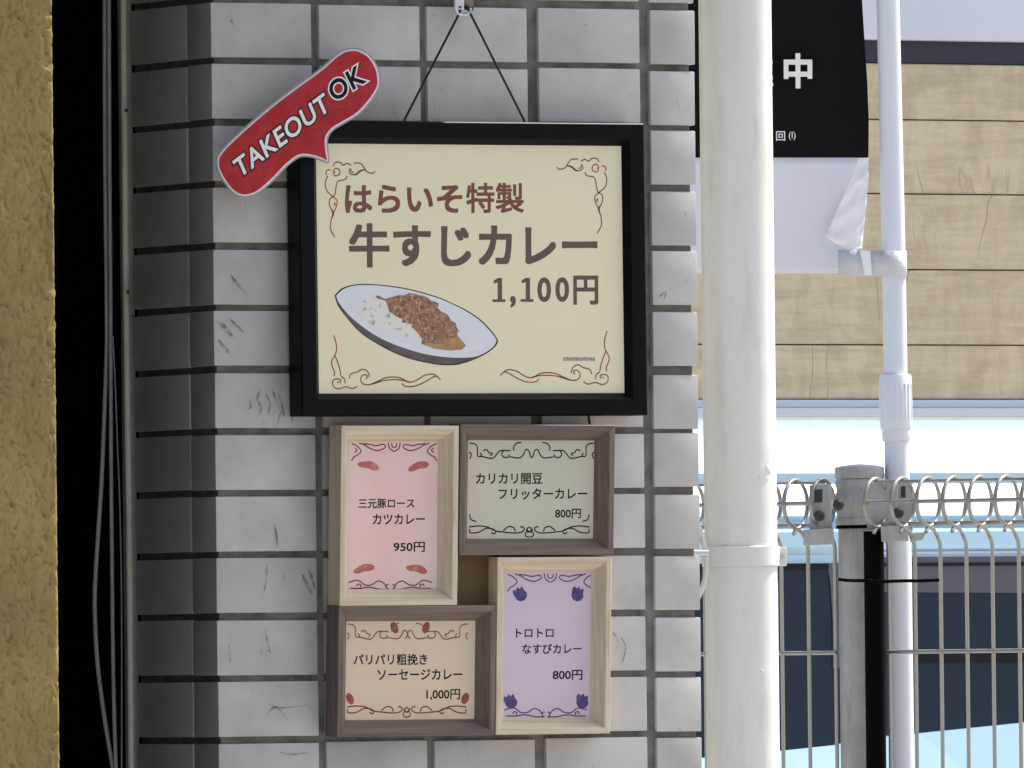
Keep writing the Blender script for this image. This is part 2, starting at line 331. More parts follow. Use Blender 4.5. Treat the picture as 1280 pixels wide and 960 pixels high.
def text_mesh(s, bold, spacing=1.0):
    cu = bpy.data.curves.new('t', 'FONT'); cu.body = s; cu.size = 1; cu.offset = bold; cu.resolution_u = 4; cu.space_character = spacing
    ob = bpy.data.objects.new('t', cu); COL.objects.link(ob)
    dg = bpy.context.evaluated_depsgraph_get(); me = bpy.data.meshes.new_from_object(ob.evaluated_get(dg))
    vs_ = [v.co.copy() for v in me.vertices]; fs = [tuple(p.vertices) for p in me.polygons]
    bpy.data.objects.remove(ob); bpy.data.meshes.remove(me); bpy.data.curves.remove(cu)
    return vs_, fs
def text(name, s, pl, BL, BR, TL, off, mat_, parent, bold=.0, refbold=None, spacing=1.0, fat=0):
    """lettering fitted to a parallelogram of the photo lying on plane pl"""
    vs_, fs = text_mesh(s, bold, spacing); ref = vs_ if refbold is None else text_mesh(s, refbold, spacing)[0]
    x0, x1 = min(v.x for v in ref), max(v.x for v in ref); y0, y1 = min(v.y for v in ref), max(v.y for v in ref)
    a, b, c = pl.pt(*BL, off), pl.pt(*BR, off), pl.pt(*TL, off)
    if fat:      # heavier strokes: shifted copies of the glyphs, each a hair above the last
        x0 -= fat; x1 += fat; y0 -= fat; y1 += fat; V = []; F2 = []
        for k, (dx, dy) in enumerate(((0,0),(-1,-1),(1,-1),(1,1),(-1,1),(-1,0),(1,0),(0,1),(0,-1))):
            n0 = len(V); F2 += [tuple(i+n0 for i in f) for f in fs]
            V += [a + (b-a)*((v.x+dx*fat-x0)/(x1-x0)) + (c-a)*((v.y+dy*fat-y0)/(y1-y0)) + pl.n*(k*.000004) for v in vs_]
        return mesh(name, V, F2, mat_, parent)
    V = [a + (b-a)*((v.x-x0)/(x1-x0)) + (c-a)*((v.y-y0)/(y1-y0)) for v in vs_]
    return mesh(name, V, fs, mat_, parent)
def tbox(name, s, pl, x0, y0, x1, y1, off, mat_, parent, slope=0, lean=.006, **k):
    """y0 top, y1 bottom at the left side"""
    return text(name, s, pl, (x0+lean*(y1-y0), y1), (x1, y1+slope*(x1-x0)), (x0, y0), off, mat_, parent, **k)
# ------------------------------------------------------------------ ground
g = MB().add([(-300,-300,0),(300,-300,0),(300,300,0),(-300,300,0)], [(0,1,2,3)]).build('ground', M['concrete']); tag(g, kind='structure')
g = MB().add([(-300,-8.5,.004),(300,-8.5,.004),(300,-2.5,.004),(-300,-2.5,.004)], [(0,1,2,3)]).build('road', M['asphalt']); tag(g, kind='structure')
g = MB().add([(-300,-2.8,.008),(300,-2.8,.008),(300,-2.65,.008),(-300,-2.65,.008)], [(0,1,2,3)]).build('road_line', M['line']); tag(g, kind='structure')
# ------------------------------------------------------------------ tiled pillar
FR = yplane(0.0)
pillar = thing('tiled_pillar', 'grey glazed tile pillar that carries the hanging frames, dark recessed joints', 'pillar', (0, 0, 0))
XR = .445
DEP = .006   # joint recess
mb = MB(); mb.box((DEP-.002, DEP-.002, 0), (XR-.0035, .149, 3.2)); mb.build('wall_core', M['grout'], pillar)
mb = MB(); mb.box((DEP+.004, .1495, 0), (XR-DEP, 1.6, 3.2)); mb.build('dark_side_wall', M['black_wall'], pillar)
MB().box((-.12, -.27, 2.20), (XR, .10, 2.32)).build('shading_overhang', M['grout'], pillar, bevel=.004)  # unseen slab, added only to darken the upper tile rows
def xs(px, y=60): return FR.loc(FR.pt(px, y))[0]
cols = [(xs(399), xs(525)), (xs(534), xs(659.5)), (xs(673), xs(799.5))]
c1_end = xs(389.5); c5_start = xs(812)
TH_ = .0445
def rbox(name, a, b, bev=.0011):
    mb = MB().box(a, b); me = bpy.data.meshes.new(name); me.from_pydata([tuple(v) for v in mb.v], [], mb.f); me.materials.append(M['tile'])
    bm = bmesh.new(); bm.from_mesh(me); bmesh.ops.recalc_face_normals(bm, faces=bm.faces)
    bmesh.ops.bevel(bm, geom=bm.edges[:], offset=bev, segments=2, affect='EDGES', profile=.6); bm.to_mesh(me); bm.free()
    for p in me.polygons: p.use_smooth = True
    me.set_sharp_from_angle(angle=math.radians(50)); return me
def lcorner(name, poly):   # L footprint extruded to tile height
    n = len(poly); v = [(x, y, 0) for x, y in poly]+[(x, y, TH_) for x, y in poly]
    f = [tuple(reversed(range(n))), tuple(range(n, 2*n))]+[(i, (i+1) % n, n+(i+1) % n, n+i) for i in range(n)]
    me = bpy.data.meshes.new(name); me.from_pydata(v, [], f); me.materials.append(M['tile'])
    bm = bmesh.new(); bm.from_mesh(me); bmesh.ops.recalc_face_normals(bm, faces=bm.faces)
    bmesh.ops.bevel(bm, geom=bm.edges[:], offset=.0011, segments=2, affect='EDGES', profile=.6); bm.to_mesh(me); bm.free()
    for p in me.polygons: p.use_smooth = True
    me.set_sharp_from_angle(angle=math.radians(50)); return me
T = .0065
cm = [rbox('tile', (a, 0, 0), (b, T, TH_)) for a, b in cols]
lm_ = lcorner('tile', [(0, 0), (c1_end, 0), (c1_end, T), (T, T), (T, .0445), (0, .0445)])
rm_ = lcorner('tile', [(c5_start, 0), (XR, 0), (XR, .092), (XR-T, .092), (XR-T, T), (c5_start, T)])
sm_ = rbox('tile', (0, .0467, 0), (T, .1480, TH_))
rs_ = rbox('tile', (XR-T, .098, 0), (XR, .148, TH_))
for k in range(-3, 16):
    z = Z0 - .05*(k+1) + .0028
    for me in [lm_]+cm+[rm_, sm_, rs_]:
        o = bpy.data.objects.new('tile', me); COL.objects.link(o); o.parent = pillar
        o.location = (random.uniform(-.0003, .0003), random.uniform(-.0004, .0003), z+random.uniform(-.0004, .0004))
        o.rotation_euler = (random.uniform(-.003, .003), random.uniform(-.0025, .0025), random.uniform(-.002, .002))
# scuffs on the glaze
def sc(pts, wpx):
    mb = MB(); ribbon(mb, FR, pts, wpx/1520, .0012, 4, True); o = mb.build('scuff_mark', M['scuff'], pillar)
for pts, w_ in [([(288,343),(297,355),(308,367)], 4), ([(272,402),(282,410),(291,421)], 6), ([(288,399),(297,408),(305,416)], 4), ([(273,424),(282,436),(293,448)], 5),
          ([(325,488),(322,500),(327,510),(324,518)], 3), ([(332,492),(338,505),(335,517)], 3), ([(340,485),(345,500),(351,515)], 3), ([(312,500),(314,508),(310,512)], 3), ([(348,492),(352,505),(356,522)], 2.5),
          ([(343,655),(346,670),(347,684)], 3), ([(334,705),(333,725),(329,745)], 2), ([(378,718),(384,730),(391,745)], 5), ([(386,712),(390,722),(394,738)], 4),
          ([(331,788),(334,800),(338,817)], 3), ([(335,880),(352,885),(385,881)], 2), ([(286,805),(287,818),(288,828)], 1.5), ([(333,895),(345,884),(360,900)], 2),
          ([(766,790),(772,800),(770,815)], 3), ([(775,795),(782,808),(778,830)], 2), ([(823,372),(832,365),(830,376)], 3), ([(287,15),(289,25),(294,38)], 3), ([(350,940),(365,943),(385,941)], 2)]:
    sc(pts, w_)
# ------------------------------------------------------------------ cables and trims on the dark side wall
SIDE = Pl((0.004, 0, Z0), (-1, 0, 0), (0, 1, 0))
def spt(px, py, off=0): return SIDE.pt(px, py, off)
def vert_tube(name, pts, r, mat_, label, cat, group=None, off=.004):
    base = spt(pts[-1][0], pts[-1][1], off)
    q = smooth_path([spt(x, y, off) for x, y in pts], 6)
    o = MB().tube(q, r, 10).build(name, mat_, None, at_=base, smooth=True); tag(o, label, cat, group); return o
vert_tube('cable', [(130.5,-60),(131,0),(131.5,200),(133.5,380),(133,450),(127,600),(120.5,700),(118.5,760),(122,830),(131,900),(141,960),(150,1020)], .0019, M['cable'], 'slack grey cable bowing outwards in the dark gap beside the yellow wall', 'cable', 'cables in the dark gap')
vert_tube('cable', [(136,-60),(136.3,0),(137,200),(138.3,380),(138.5,450),(139,600),(140,700),(141.3,820),(143,900),(145,960),(148,1020)], .0017, M['cable'], 'straight grey cable hanging nearest the tiles in the dark gap', 'cable', 'cables in the dark gap')
vert_tube('cable', [(141,420),(144,480),(147,560),(150,640),(152,760),(152,960),(152,1020)], .0006, M['cable'], 'hair thin dark cable between the grey cable and the beige trim', 'cable', 'cables in the dark gap')
tr = thing('corner_trim', 'pale upright trim running beside the tiles at the edge of the dark gap', 'trim', spt(154, 990))
def strip(name, xa, xb, m_, off, th=.006):
    mb = MB(); mb.hexa([spt(xa, -60, off), spt(xb, -60, off), spt(xb+11.5, 1010, off), spt(xa+11.5, 1010, off)], [p+Vector((th, 0, 0)) for p in (spt(xa, -60, off), spt(xb, -60, off), spt(xb+11.5, 1010, off), spt(xa+11.5, 1010, off))])
    return mb.build(name, m_, tr, bevel=.0005)
strip('back_strip', 146.0, 155.5, M['trim_grey'], .003)
MB().tube(smooth_path([spt(x, y, .005) for x, y in [(154,-60),(154.5,60),(156,200),(157,330),(159,480),(160.5,600),(162,720),(163,840),(164.5,1010)]], 5), .0029, 10).build('front_cable_cover', M['trim_beige'], tr, smooth=True)
mb = MB(); mb.tube([spt(151.5, -60, .0035), spt(163, 1010, .0035)], .0013, 8); mb.build('groove', M['black_wall'], tr)
for (x, y) in [(158, 138), (160, 365), (166, 395)]:
    MB().tube([spt(x, y, .004), spt(x, y, .009)], .0016, 8).build('screw', M['bolt'], tr)
# ------------------------------------------------------------------ yellow stucco wall
YP = yplane(-.35)
yw = thing('stucco_wall', 'yellow stucco wall end with rough trowelled surface at the left', 'wall', (-.6, -.35, 0))
xr = YP.loc(YP.pt(69.5, 300))[0]
def stuc_h(x, z):
    u, v = x*.8+z*.35, z*.9-x*.5                       # trowel strokes run downwards to the right
    wx = noise.noise(Vector((u*60, 1, v*45)))*.012; wz = noise.noise(Vector((u*55, 9, v*50)))*.012
    a2 = noise.noise(Vector((x*60, 2, z*42))); a = noise.noise(Vector(((u+wx)*120, 4, (v+wz)*60)))
    pit = max(0, noise.noise(Vector(((u+wx)*300, 0, (v+wz)*125))) - .10); pit2 = max(0, noise.noise(Vector(((u+wz)*520, 8, (v+wx)*240))) - .12)
    return .0013*a2 + .0009*a - .0032*pit - .0024*pit2 + .0004*noise.noise(Vector((x*700, 7, z*700)))
nx, nz_ = 150, 620; x0w, z0w, z1w = xr-.16, 1.2, 2.0
V = []; Fc = []
for j in range(nz_+1):
    for i in range(nx+1):
        x = x0w+(xr-x0w)*i/nx; z = z0w+(z1w-z0w)*j/nz_; h = stuc_h(x, z); e = max(0, 1-(xr-x)/.003)
        V.append((x - (.0015*(b_ := noise.noise(Vector((1, 4, z*120))))+.001 if i == nx else 0), -.35 - h*(1-e) + e*e*.0012, z))
for j in range(nz_):
    for i in range(nx): a = j*(nx+1)+i; Fc.append((a, a+1, a+nx+2, a+nx+1))
mesh('plaster_face', V, Fc, M['stucco'], yw, smooth=True, sharp=180)
mb = MB(); mb.box((xr-.16, -.3455, 0), (xr-.0025, 1.6, 3.2)).box((xr-1.5, -.349, 0), (xr-.1605, 1.6, 3.2)); mb.build('wall_body', M['stucco'], yw)
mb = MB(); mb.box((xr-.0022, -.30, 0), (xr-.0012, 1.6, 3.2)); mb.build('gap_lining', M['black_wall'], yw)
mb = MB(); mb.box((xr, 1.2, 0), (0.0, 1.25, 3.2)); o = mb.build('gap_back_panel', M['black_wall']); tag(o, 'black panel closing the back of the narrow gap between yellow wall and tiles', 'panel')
# ------------------------------------------------------------------ picture frames
def fit_rect(pl, c4):
    P = [Vector(pl.loc(pl.pt(*c))) for c in c4]     # TL TR BR BL
    c = (P[0]+P[1]+P[2]+P[3])/4; ex = (P[1]-P[0]+P[2]-P[3])/2; ez = (P[0]-P[3]+P[1]-P[2])/2
    w_, h_ = ex.length, ez.length; a = math.atan2(ex.y, ex.x); b = math.atan2(-ez.x, ez.y); an = (a+b)/2
    return c, w_, h_, an
def frame_boards(pl, rect, prof, mh, mv, parent, name='board'):
    """four mitred boards; prof = (inset, offset from plane) pairs"""
    c, w_, h_, an = rect; ca, sa = math.cos(an), math.sin(an)
    def P(x, y, off): return pl.wld(c.x+ca*x-sa*y, c.y+sa*x+ca*y, off)
    for side in range(4):
        ends = []
        for e in (0, 1):
            ring = []
            for ins, off in prof:
                hx, hy = w_/2-ins, h_/2-ins
                cs = [(-hx, hy), (hx, hy), (hx, -hy), (-hx, -hy)]
                x, y = cs[(side+e) % 4]
                dx, dy = ((1, 0), (0, -1), (-1, 0), (0, 1))[side]; gp = .00012*(1 if e == 0 else -1)
                ring.append(P(x+dx*gp, y+dy*gp, off))
            ends.append(ring)
        n = len(prof); v = ends[0]+ends[1]
        f = [(i, (i+1) % n, n+(i+1) % n, n+i) for i in range(n)]+[tuple(range(n)), tuple(reversed(range(n, 2*n)))]
        mesh(name, v, f, mh if side in (0, 2) else mv, parent)
    return P
# --- big black frame
BY = .026                                     # front stands this far off the tiles
BF = Pl((0, -BY, Z0), (0, -1, 0))
bfr = thing('menu_frame', 'large black framed cream poster of beef tendon curry hanging on cord', 'picture frame', (FR.pt(585, 520).x, -.003, FR.pt(585, 520).z))
rect = fit_rect(BF, [(374, 151), (806.5, 153.5), (809, 517), (377, 522.5)])
prof = [(0, -BY+.004), (0, -.001), (.001, 0), (.0135, 0), (.0142, -.0008), (.0185, -.0060), (.0185, -BY+.004)]
PB = frame_boards(BF, rect, prof, M['frame_black'], M['frame_black'], bfr, 'frame_rail')
c, w_, h_, an = rect
mb = MB(); q = [(-1, 1), (1, 1), (1, -1), (-1, -1)]
mb.hexa([PB(a*(w_/2-.0178), b*(h_/2-.0178), -.0062) for a, b in q], [PB(a*(w_/2-.0178), b*(h_/2-.0178), -.0072) for a, b in q])
poster = mb.build('poster', M['poster'], bfr)
mb = MB(); mb.hexa([PB(a*(w_/2-.002), b*(h_/2-.002), -.0200) for a, b in q], [PB(a*(w_/2-.002), b*(h_/2-.002), -.0215) for a, b in q])
mb.build('back_board', M['backing'], bfr)
PP = Pl(BF.wld(0, 0, -.0062), (0, -1, 0))
O1, O2, O3, O4, O5 = .00004, .00009, .00013, .00017, .00021
SLP = -.003
tbox('title_lettering', 'はらいそ', PP, 431, 231, 578, 266.5, O1, M['ink_red'], poster, SLP, fat=.026)
tbox('title_lettering', '特製', PP, 582.5, 228.5, 655, 266.5, O1, M['ink_red'], poster, SLP, fat=.020)
tbox('title_lettering', '牛すじカレー', PP, 436, 279, 747, 334.5, O1, M['ink_brown'], poster, SLP, fat=.028)
for ch, xa, xb, ya, yb in (('1', 617, 627.5, 347.5, 377.5), (',', 637.5, 645, 370, 385), ('1', 652, 662.5, 347.3, 377.3), ('0', 671.5, 689, 346.6, 377.8), ('0', 694, 711.5, 346.4, 377.6)):
    if ch != '1': tbox('price_lettering', ch, PP, xa, ya, xb, yb, O1, M['ink_brown'], poster, SLP, bold=.03)
    else:
        shape('price_lettering', PP, [(xa, ya+3.2), (xa+5.4, ya), (xa+10.6, ya), (xa+10.6, yb-1), (xa+5, yb-1), (xa+5, ya+5.5), (xa, ya+7)], O1, M['ink_brown'], poster)
        a = [PP.pt(px, py, O1+.0001) for px, py in ((xa-1.3, yb-3.4), (xb+4.3, yb-3.4), (xb+4.3, yb), (xa-1.3, yb))]
        MB().add(a, [(0, 1, 2, 3)]).build('price_lettering', M['ink_brown'], poster)
tbox('price_lettering', '円', PP, 716.5, 344.5, 748, 381, O1, M['ink_brown'], poster, SLP, fat=.026)
# caption bar
mb = MB(); x = 704.0; random.seed(3)
while x < 744:
    ww = random.uniform(1.2, 3.2); yy = 446.5+random.uniform(-.4, .4)
    a = [PP.pt(px, py, O1) for px, py in ((x, yy), (min(x+ww, 744), yy), (min(x+ww, 744), yy+4.6), (x, yy+4.6))]; mb.add(a, [(0, 1, 2, 3)]); x += ww+.35
mb.build('caption_strip', M['caption'], poster)
# ornaments
def Z(base, s, strokes): return [[(base[0]+x/s, base[1]+y/s) for x, y in st] for st in strokes]
TLs = Z((390,180), 5.12, [
 [(92,200),(90,178),(104,166),(118,168)], [(100,205),(85,250),(95,300),(130,332),(160,362),(156,400),(138,440),(122,490),(119,545),(146,597)],
 [(225,205),(212,228),(165,240),(152,290),(143,330),(115,352),(112,390),(132,435)], [(135,142),(148,119),(180,118),(200,135),(225,124),(250,136)],
 [(133,180),(150,156),(174,165),(176,193),(152,205),(138,190),(150,176)], [(268,122),(310,124),(332,150),(350,176),(385,188),(405,174)],
 [(245,155),(238,180),(255,195),(285,195),(310,170),(345,165)], [(246,158),(252,178),(268,182)], [(140,375),(150,385),(140,395)]])
BLs = Z((390,340), 5.12, [
 [(138,405),(155,460),(155,510),(140,545),(125,575),(132,610),(145,640),(140,665)], [(145,530),(165,580),(180,630),(185,665)],
 [(180,712),(182,690),(155,684),(132,700),(140,735),(172,748),(215,735),(260,746),(290,730)], [(160,708),(172,700)], [(185,668),(208,685),(212,713)],
 [(238,682),(250,652),(290,640),(325,622),(358,640),(368,675)], [(345,685),(355,664),(330,658),(312,682),(322,712),(362,722),(420,700),(480,675),(560,676),(620,705),(670,692),(720,662),(780,655),(822,690)],
 [(385,718),(470,693),(560,690),(625,705)], [(575,712),(600,732),(660,730),(720,705),(770,675),(798,667)]])
def mirror(st, sx, dy): return [[(sx-x, y+dy) for x, y in s_] for s_ in st]
for st in (TLs, mirror(TLs, 1165, -5), BLs, mirror(BLs, 1176, -5.5)):
    for s_ in st: mb = MB(); ribbon(mb, PP, s_, .00105, O1); mb.build('scroll_line', M['ink_line'], poster)
for acc in ([(262,197),(285,193),(310,172),(345,165)], [(125,415),(135,445),(128,475)]):
    for st in (Z((390,180), 5.12, [acc]), mirror(Z((390,180), 5.12, [acc]), 1165, -5)):
        mb = MB(); ribbon(mb, PP, st[0], .0017, O2, 4, True); mb.build('scroll_accent', M['ink_wine'], poster)
# plate of curry
def z7(l): return Z((390,340), 5.12, [l])[0]
plate = z7([(145,150),(190,105),(260,82),(350,76),(500,88),(640,112),(800,158),(900,200),(1000,250),(1080,305),(1140,365),(1175,410),(1190,440),(1175,475),(1120,520),(1040,560),(950,590),(870,598),(780,590),(640,560),(520,515),(400,450),(300,380),(220,290),(165,215)])
side = z7([(150,170),(200,240),(300,330),(450,410),(650,480),(850,530),(1040,540),(1130,505),(1100,528),(1040,556),(950,585),(870,592),(780,584),(640,554),(520,509),(400,444),(300,374),(222,285),(168,212)])
inner = z7([(155,152),(198,112),(262,89),(350,83),(500,95),(640,119),(800,165),(900,207),(998,258),(1074,311),(1133,370),(1168,413),(1180,440),(1160,478),(1105,518),(1030,545),(900,548),(750,530),(600,490),(450,430),(330,355),(230,270),(170,192)])
shape('plate_outline', PP, plate, O1, M['plate_rim'], poster, 4)
shape('plate_side', PP, side, O2, M['plate_side'], poster, 0)
shape('plate_top', PP, inner, O3, M['plate_white'], poster, 4)
rg = mat('printed_plate_well', (.80, .82, .84), .4, var=(30, (.70, .74, .78), .35, .7))
shape('plate_well', PP, z7([(215,170),(300,130),(420,115),(560,120),(760,175),(930,245),(1060,330),(1135,400),(1150,440),(1100,480),(1000,505),(850,510),(700,480),(520,420),(380,340),(270,255)]), O4, rg, poster, 4)
shape('rice', PP, z7([(300,200),(345,175),(400,160),(440,190),(490,215),(500,260),(600,320),(690,400),(695,440),(600,412),(500,390),(400,350),(330,290),(318,240)]), O5, M['rice'], poster, 0)
shape('curry', PP, z7([(405,150),(430,152),(470,172),(520,158),(555,148),(590,150),(620,135),(660,140),(700,150),(730,158),(760,182),(790,190),(812,205),(805,232),(825,250),(870,275),(890,310),(920,325),(925,350),(942,382),(928,392),(935,412),(985,470),(960,497),(880,503),(780,490),(700,460),(705,430),(685,400),(660,372),(635,352),(640,335),(600,325),(575,322),(580,300),(540,285),(490,250),(485,215),(470,185),(415,168)]), .00025, M['curry'], poster, 0)
shape('sauce', PP, z7([(705,462),(740,452),(800,462),(860,448),(900,425),(935,420),(980,468),(958,495),(880,500),(780,488)]), .00029, M['sauce'], poster, 0)
# hanging cord
hk = yplane(-.016)
mb = MB(); cp = [(504,158),(506,149),(572.5,20),(577,9),(583,7),(588,17),(655,150),(657,158)]
mb.tube([hk.pt(*p) for p in cp], .00105, 8); mb.build('hanging_cord', M['cord'], bfr, smooth=True)
# --- wall hook above
hook = thing('cord_hook', 'small white and metal hook at the very top holding the black frame cord', 'hook', (hk.pt(577, -60).x, -.002, hk.pt(577, -60).z))
def slab(name, pl, c4, th, m_, par, **k):
    a = [pl.pt(*p) for p in c4]; return MB().hexa(a, [p-pl.n*th for p in a]).build(name, m_, par, **k)
slab('hanger_strip', yplane(-.017), [(568.3,-70),(583.3,-70),(582.5,2),(578,12),(570,11),(568.5,7)][:2]+[(580,12.5),(569,11.5)], .003, M['white_plastic'], hook, bevel=.0004)
slab('brown_strip', yplane(-.012), [(583,-70),(594,-70),(592,9),(581,9)], .003, M['strip_brown'], hook, bevel=.0004)
ring = [hk.pt(578.5+9.5*math.cos(t), 11+8*math.sin(t)) for t in [math.pi*(1.0-k/14*1.05) for k in range(15)]]
MB().tube(ring, .0012, 8).build('hook_ring', M['clip_metal'], hook, smooth=True)
slab('clasp', yplane(-.0145), [(581,7),(592,9),(591.5,13.5),(580,11)], .004, M['cord'], hook, bevel=.0004)
MB().tube([yplane(-.0172).pt(575.3, 9), yplane(-.0185).pt(575.3, 9)], .0010, 8).build('pin', M['bolt'], hook)
# --- collage of four small frames, leaning out a little at the top
TILT = math.radians(2.6)
cn = Vector((0, -math.cos(TILT), -math.sin(TILT)))
WO = Vector((.25, -.0235, FR.pt(600, 922).z))
WF = Pl(WO, cn)
col_ = thing('collage_frame', 'cluster of four small wooden shadow frames with menu cards below the black frame', 'picture frame', (WO.x, -.002, WO.z))
DPF = .0215
def sub_frame(c4, tone, label, cardmat):
    fr = bpy.data.objects.new('wooden_frame', None); COL.objects.link(fr); fr.empty_display_size = .02
    fr.parent = col_; fr['label'] = label; ORG[fr] = ORG[col_]
    rect = fit_rect(WF, c4)
    prof = [(0, -DPF), (0, -.0004), (.0004, 0), (.0046, 0), (.0052, -.0006), (.0135, -.0125), (.0135, -DPF)]
    P = frame_boards(WF, rect, prof, M[tone+'_h'], M[tone+'_v'], fr)
    c, w_, h_, an = rect; q = [(-1, 1), (1, 1), (1, -1), (-1, -1)]
    mb = MB(); g_ = .0129
    mb.hexa([P(a*(w_/2-g_), b*(h_/2-g_), -.0118) for a, b in q], [P(a*(w_/2-g_), b*(h_/2-g_), -.0125) for a, b in q])
    mb.build('menu_card', cardmat, fr)
    mb = MB(); mb.hexa([P(a*(w_/2-.001), b*(h_/2-.001), -.0218) for a, b in q], [P(a*(w_/2-.001), b*(h_/2-.001), -.0235) for a, b in q]); mb.build('back_board', M['backing'], fr)
    return fr
CP = Pl(WO-cn*(-.0118)*-1, cn)
CP = Pl(WO+cn*-.0118, cn)
CO = .00005
def lines(fr, items, m_=None):
    for s_, x0, y0, x1, y1 in items: tbox('lettering', s_, CP, x0, y0, x1, y1, CO, m_ or M['ink_black'], fr, -.004, lean=-.01, fat=.016)
def orn(fr, strokes, m_, wd=.00105):
    for s_ in strokes: mb = MB(); ribbon(mb, CP, s_, wd, CO); mb.build('border_line', m_, fr)
def mir(strokes, cx2): return strokes+[[(cx2-x, y) for x, y in s_] for s_ in strokes]
def blob(fr, name, cx, cy, a, b, rot, m_, n=12, wob=.0, star=0):
    pts = []
    for k in range(n):
        t = 2*math.pi*k/n; r = 1+wob*math.cos(2*t+.5)-wob*1.3*max(0, math.sin(t-.3))**3+wob*.5*math.sin(3*t)
        if star: r = 1 if k % 2 else star
        x, y = a*r*math.cos(t), b*r*math.sin(t)
        pts.append((cx+x*math.cos(rot)-y*math.sin(rot), cy+x*math.sin(rot)+y*math.cos(rot)))
    shape(name, CP, pts, .00004, m_, fr, 0)
# pink
f1 = sub_frame([(427,532.5),(574,532),(571.5,756),(424.5,757.5)], 'pine', 'pale pine frame, upper left of the cluster, around a pink pork cutlet card', M['card_pink'])
lines(f1, [('三元豚ロース',448,623.5,518,635.5),('カツカレー',466,642.5,531,655.5),('950円',492,677.5,531,690)])
orn(f1, mir(Z((400,520),4,[[(158,138),(185,150),(205,175),(188,195),(170,205),(157,225)],[(175,160),(185,172),(172,182)],[(195,135),(225,146),(250,162),(290,173),(325,158),(318,142),(280,148),(250,142),(215,138)],[(341,132),(347,160),(370,178)],[(358,135),(361,152),(371,158)]]), 985.5)
    + mir(Z((400,520),4,[[(143,832),(190,822),(225,845),(260,843),(290,825),(318,835),(330,853)],[(150,861),(200,862),(245,856),(300,866),(340,866)],[(183,852),(190,840),(205,846),(200,856)],[(342,842),(332,846),(333,862),(343,863)]]), 976), M['ink_wine'])
for x, y, r_ in ((460.5,582,.25),(523,583,-.25),(455,711,-.2),(521,711.5,.25)): blob(f1, 'meat_picture', x, y, 11.5, 6.2, r_, M['meat'], 22, .2)
# grey green
f2 = sub_frame([(577,531.5),(769.5,530.5),(766.5,692.5),(573,695)], 'grey', 'grey brown frame, upper right of the cluster, around a grey green fritter curry card', M['card_green'])
lines(f2, [('カリカリ開豆',595,591.5,678,605.5),('フリッターカレー',623,610.5,734,624.5),('800円',694,636,726,648)])
topS = [[(90,182),(120,185),(142,205),(145,265),(175,270),(230,282),(255,275),(285,238),(310,230),(365,232)],[(315,232),(305,255),(320,275),(355,272),(350,255)],[(362,272),(420,280),(448,260),(465,225),(485,232),(498,272),(509,274)],[(387,232),(385,205),(405,182),(435,176)],[(180,232),(205,225),(220,245),(242,250),(230,268)],[(88,240),(102,255),(92,285)],[(160,245),(170,258),(165,268)]]
botS = [[(88,740),(150,733),(210,740),(260,765),(330,775),(400,780),(440,772),(455,752),(440,738),(428,742)],[(92,752),(95,778),(150,775),(200,750),(240,752),(265,768),(255,785),(235,775)],[(315,765),(350,738),(385,745),(395,772)],[(487,740),(470,758),(475,775),(500,765),(505,750)],[(462,775),(465,800),(487,808)],[(90,655),(100,690),(135,703)]]
orn(f2, mir(Z((570,520),5.333,topS), 1140+1010/5.333)+mir(Z((570,520),5.333,botS), 1140+978/5.333), M['ink_black'])
# cream
f3 = sub_frame([(424.5,758),(620.5,756),(618.5,918.5),(420.5,922)], 'grey', 'grey brown frame, lower left of the cluster, around a cream sausage curry card', M['card_cream'])
lines(f3, [('パリパリ粗挽き',442,817.5,534,831.5),('ソーセージカレー',472,836.5,578,850),('1,000円',533,861.5,575,875)])
k3 = lambda S_, dx, dy: [[(x+dx, y+dy) for x, y in s_] for s_ in S_]
orn(f3, mir(k3(Z((570,520),5.333,topS),-152.5,226), 2*509.5), M['ink_line'])
orn(f3, mir(k3(Z((570,520),5.333,botS[:-1]),-152.5,225), 2*508.5), M['ink_wine'])
for x, y, r_ in ((493,784.5,1.2),(532.5,784.5,-1.2),(437.5,873.5,1.2),(581.5,873,-1.2)): blob(f3, 'chilli_picture', x, y, 7.6, 4.6, r_, M['leaf'], 12)
# violet
f4 = sub_frame([(622.5,697),(765.5,695.5),(762,916.5),(619.5,919)], 'pine', 'pale pine frame, lower right of the cluster, around a violet eggplant curry card', M['card_violet'])
lines(f4, [('トロトロ',645,785.5,692,797),('なすびカレー',653,805,727,817.5),('800円',691,837.5,728,850)])
orn(f4, mir(k3(Z((400,520),4,[[(158,138),(185,150),(205,175),(188,195),(170,205),(157,225)],[(195,135),(225,146),(250,162),(290,173),(325,158),(318,142),(280,148),(250,142),(215,138)],[(341,132),(347,160),(370,178)],[(358,135),(361,152),(371,158)]]),195,163.5), 2*688)
    + mir(k3(Z((400,520),4,[[(143,832),(190,822),(225,845),(260,843),(290,825),(318,835),(330,853)],[(150,861),(200,862),(245,856),(300,866),(340,866)],[(183,852),(190,840),(205,846),(200,856)],[(342,842),(332,846),(333,862),(343,863)]]),195,159.5), 2*682.5), M['ink_violet'])
for x, y, r_ in ((650,743,-.35),(721.5,742.5,.35),(638,877,-.2),(727.5,876.5,.25)): shape('eggplant_picture', CP, [(x+(a_*math.cos(r_)-b_*math.sin(r_))*1.08, y+(a_*math.sin(r_)+b_*math.cos(r_))*1.12) for a_, b_ in ((-7.5,-3.5),(-6,-7.5),(-2.8,-5.6),(-.5,-9),(1.6,-5.9),(5.4,-8),(6,-3.6),(8,1),(6.4,5.6),(2.4,8),(-2.2,7.6),(-5.6,4.6),(-6.4,.6))], .00004, M['eggplant'], f4)
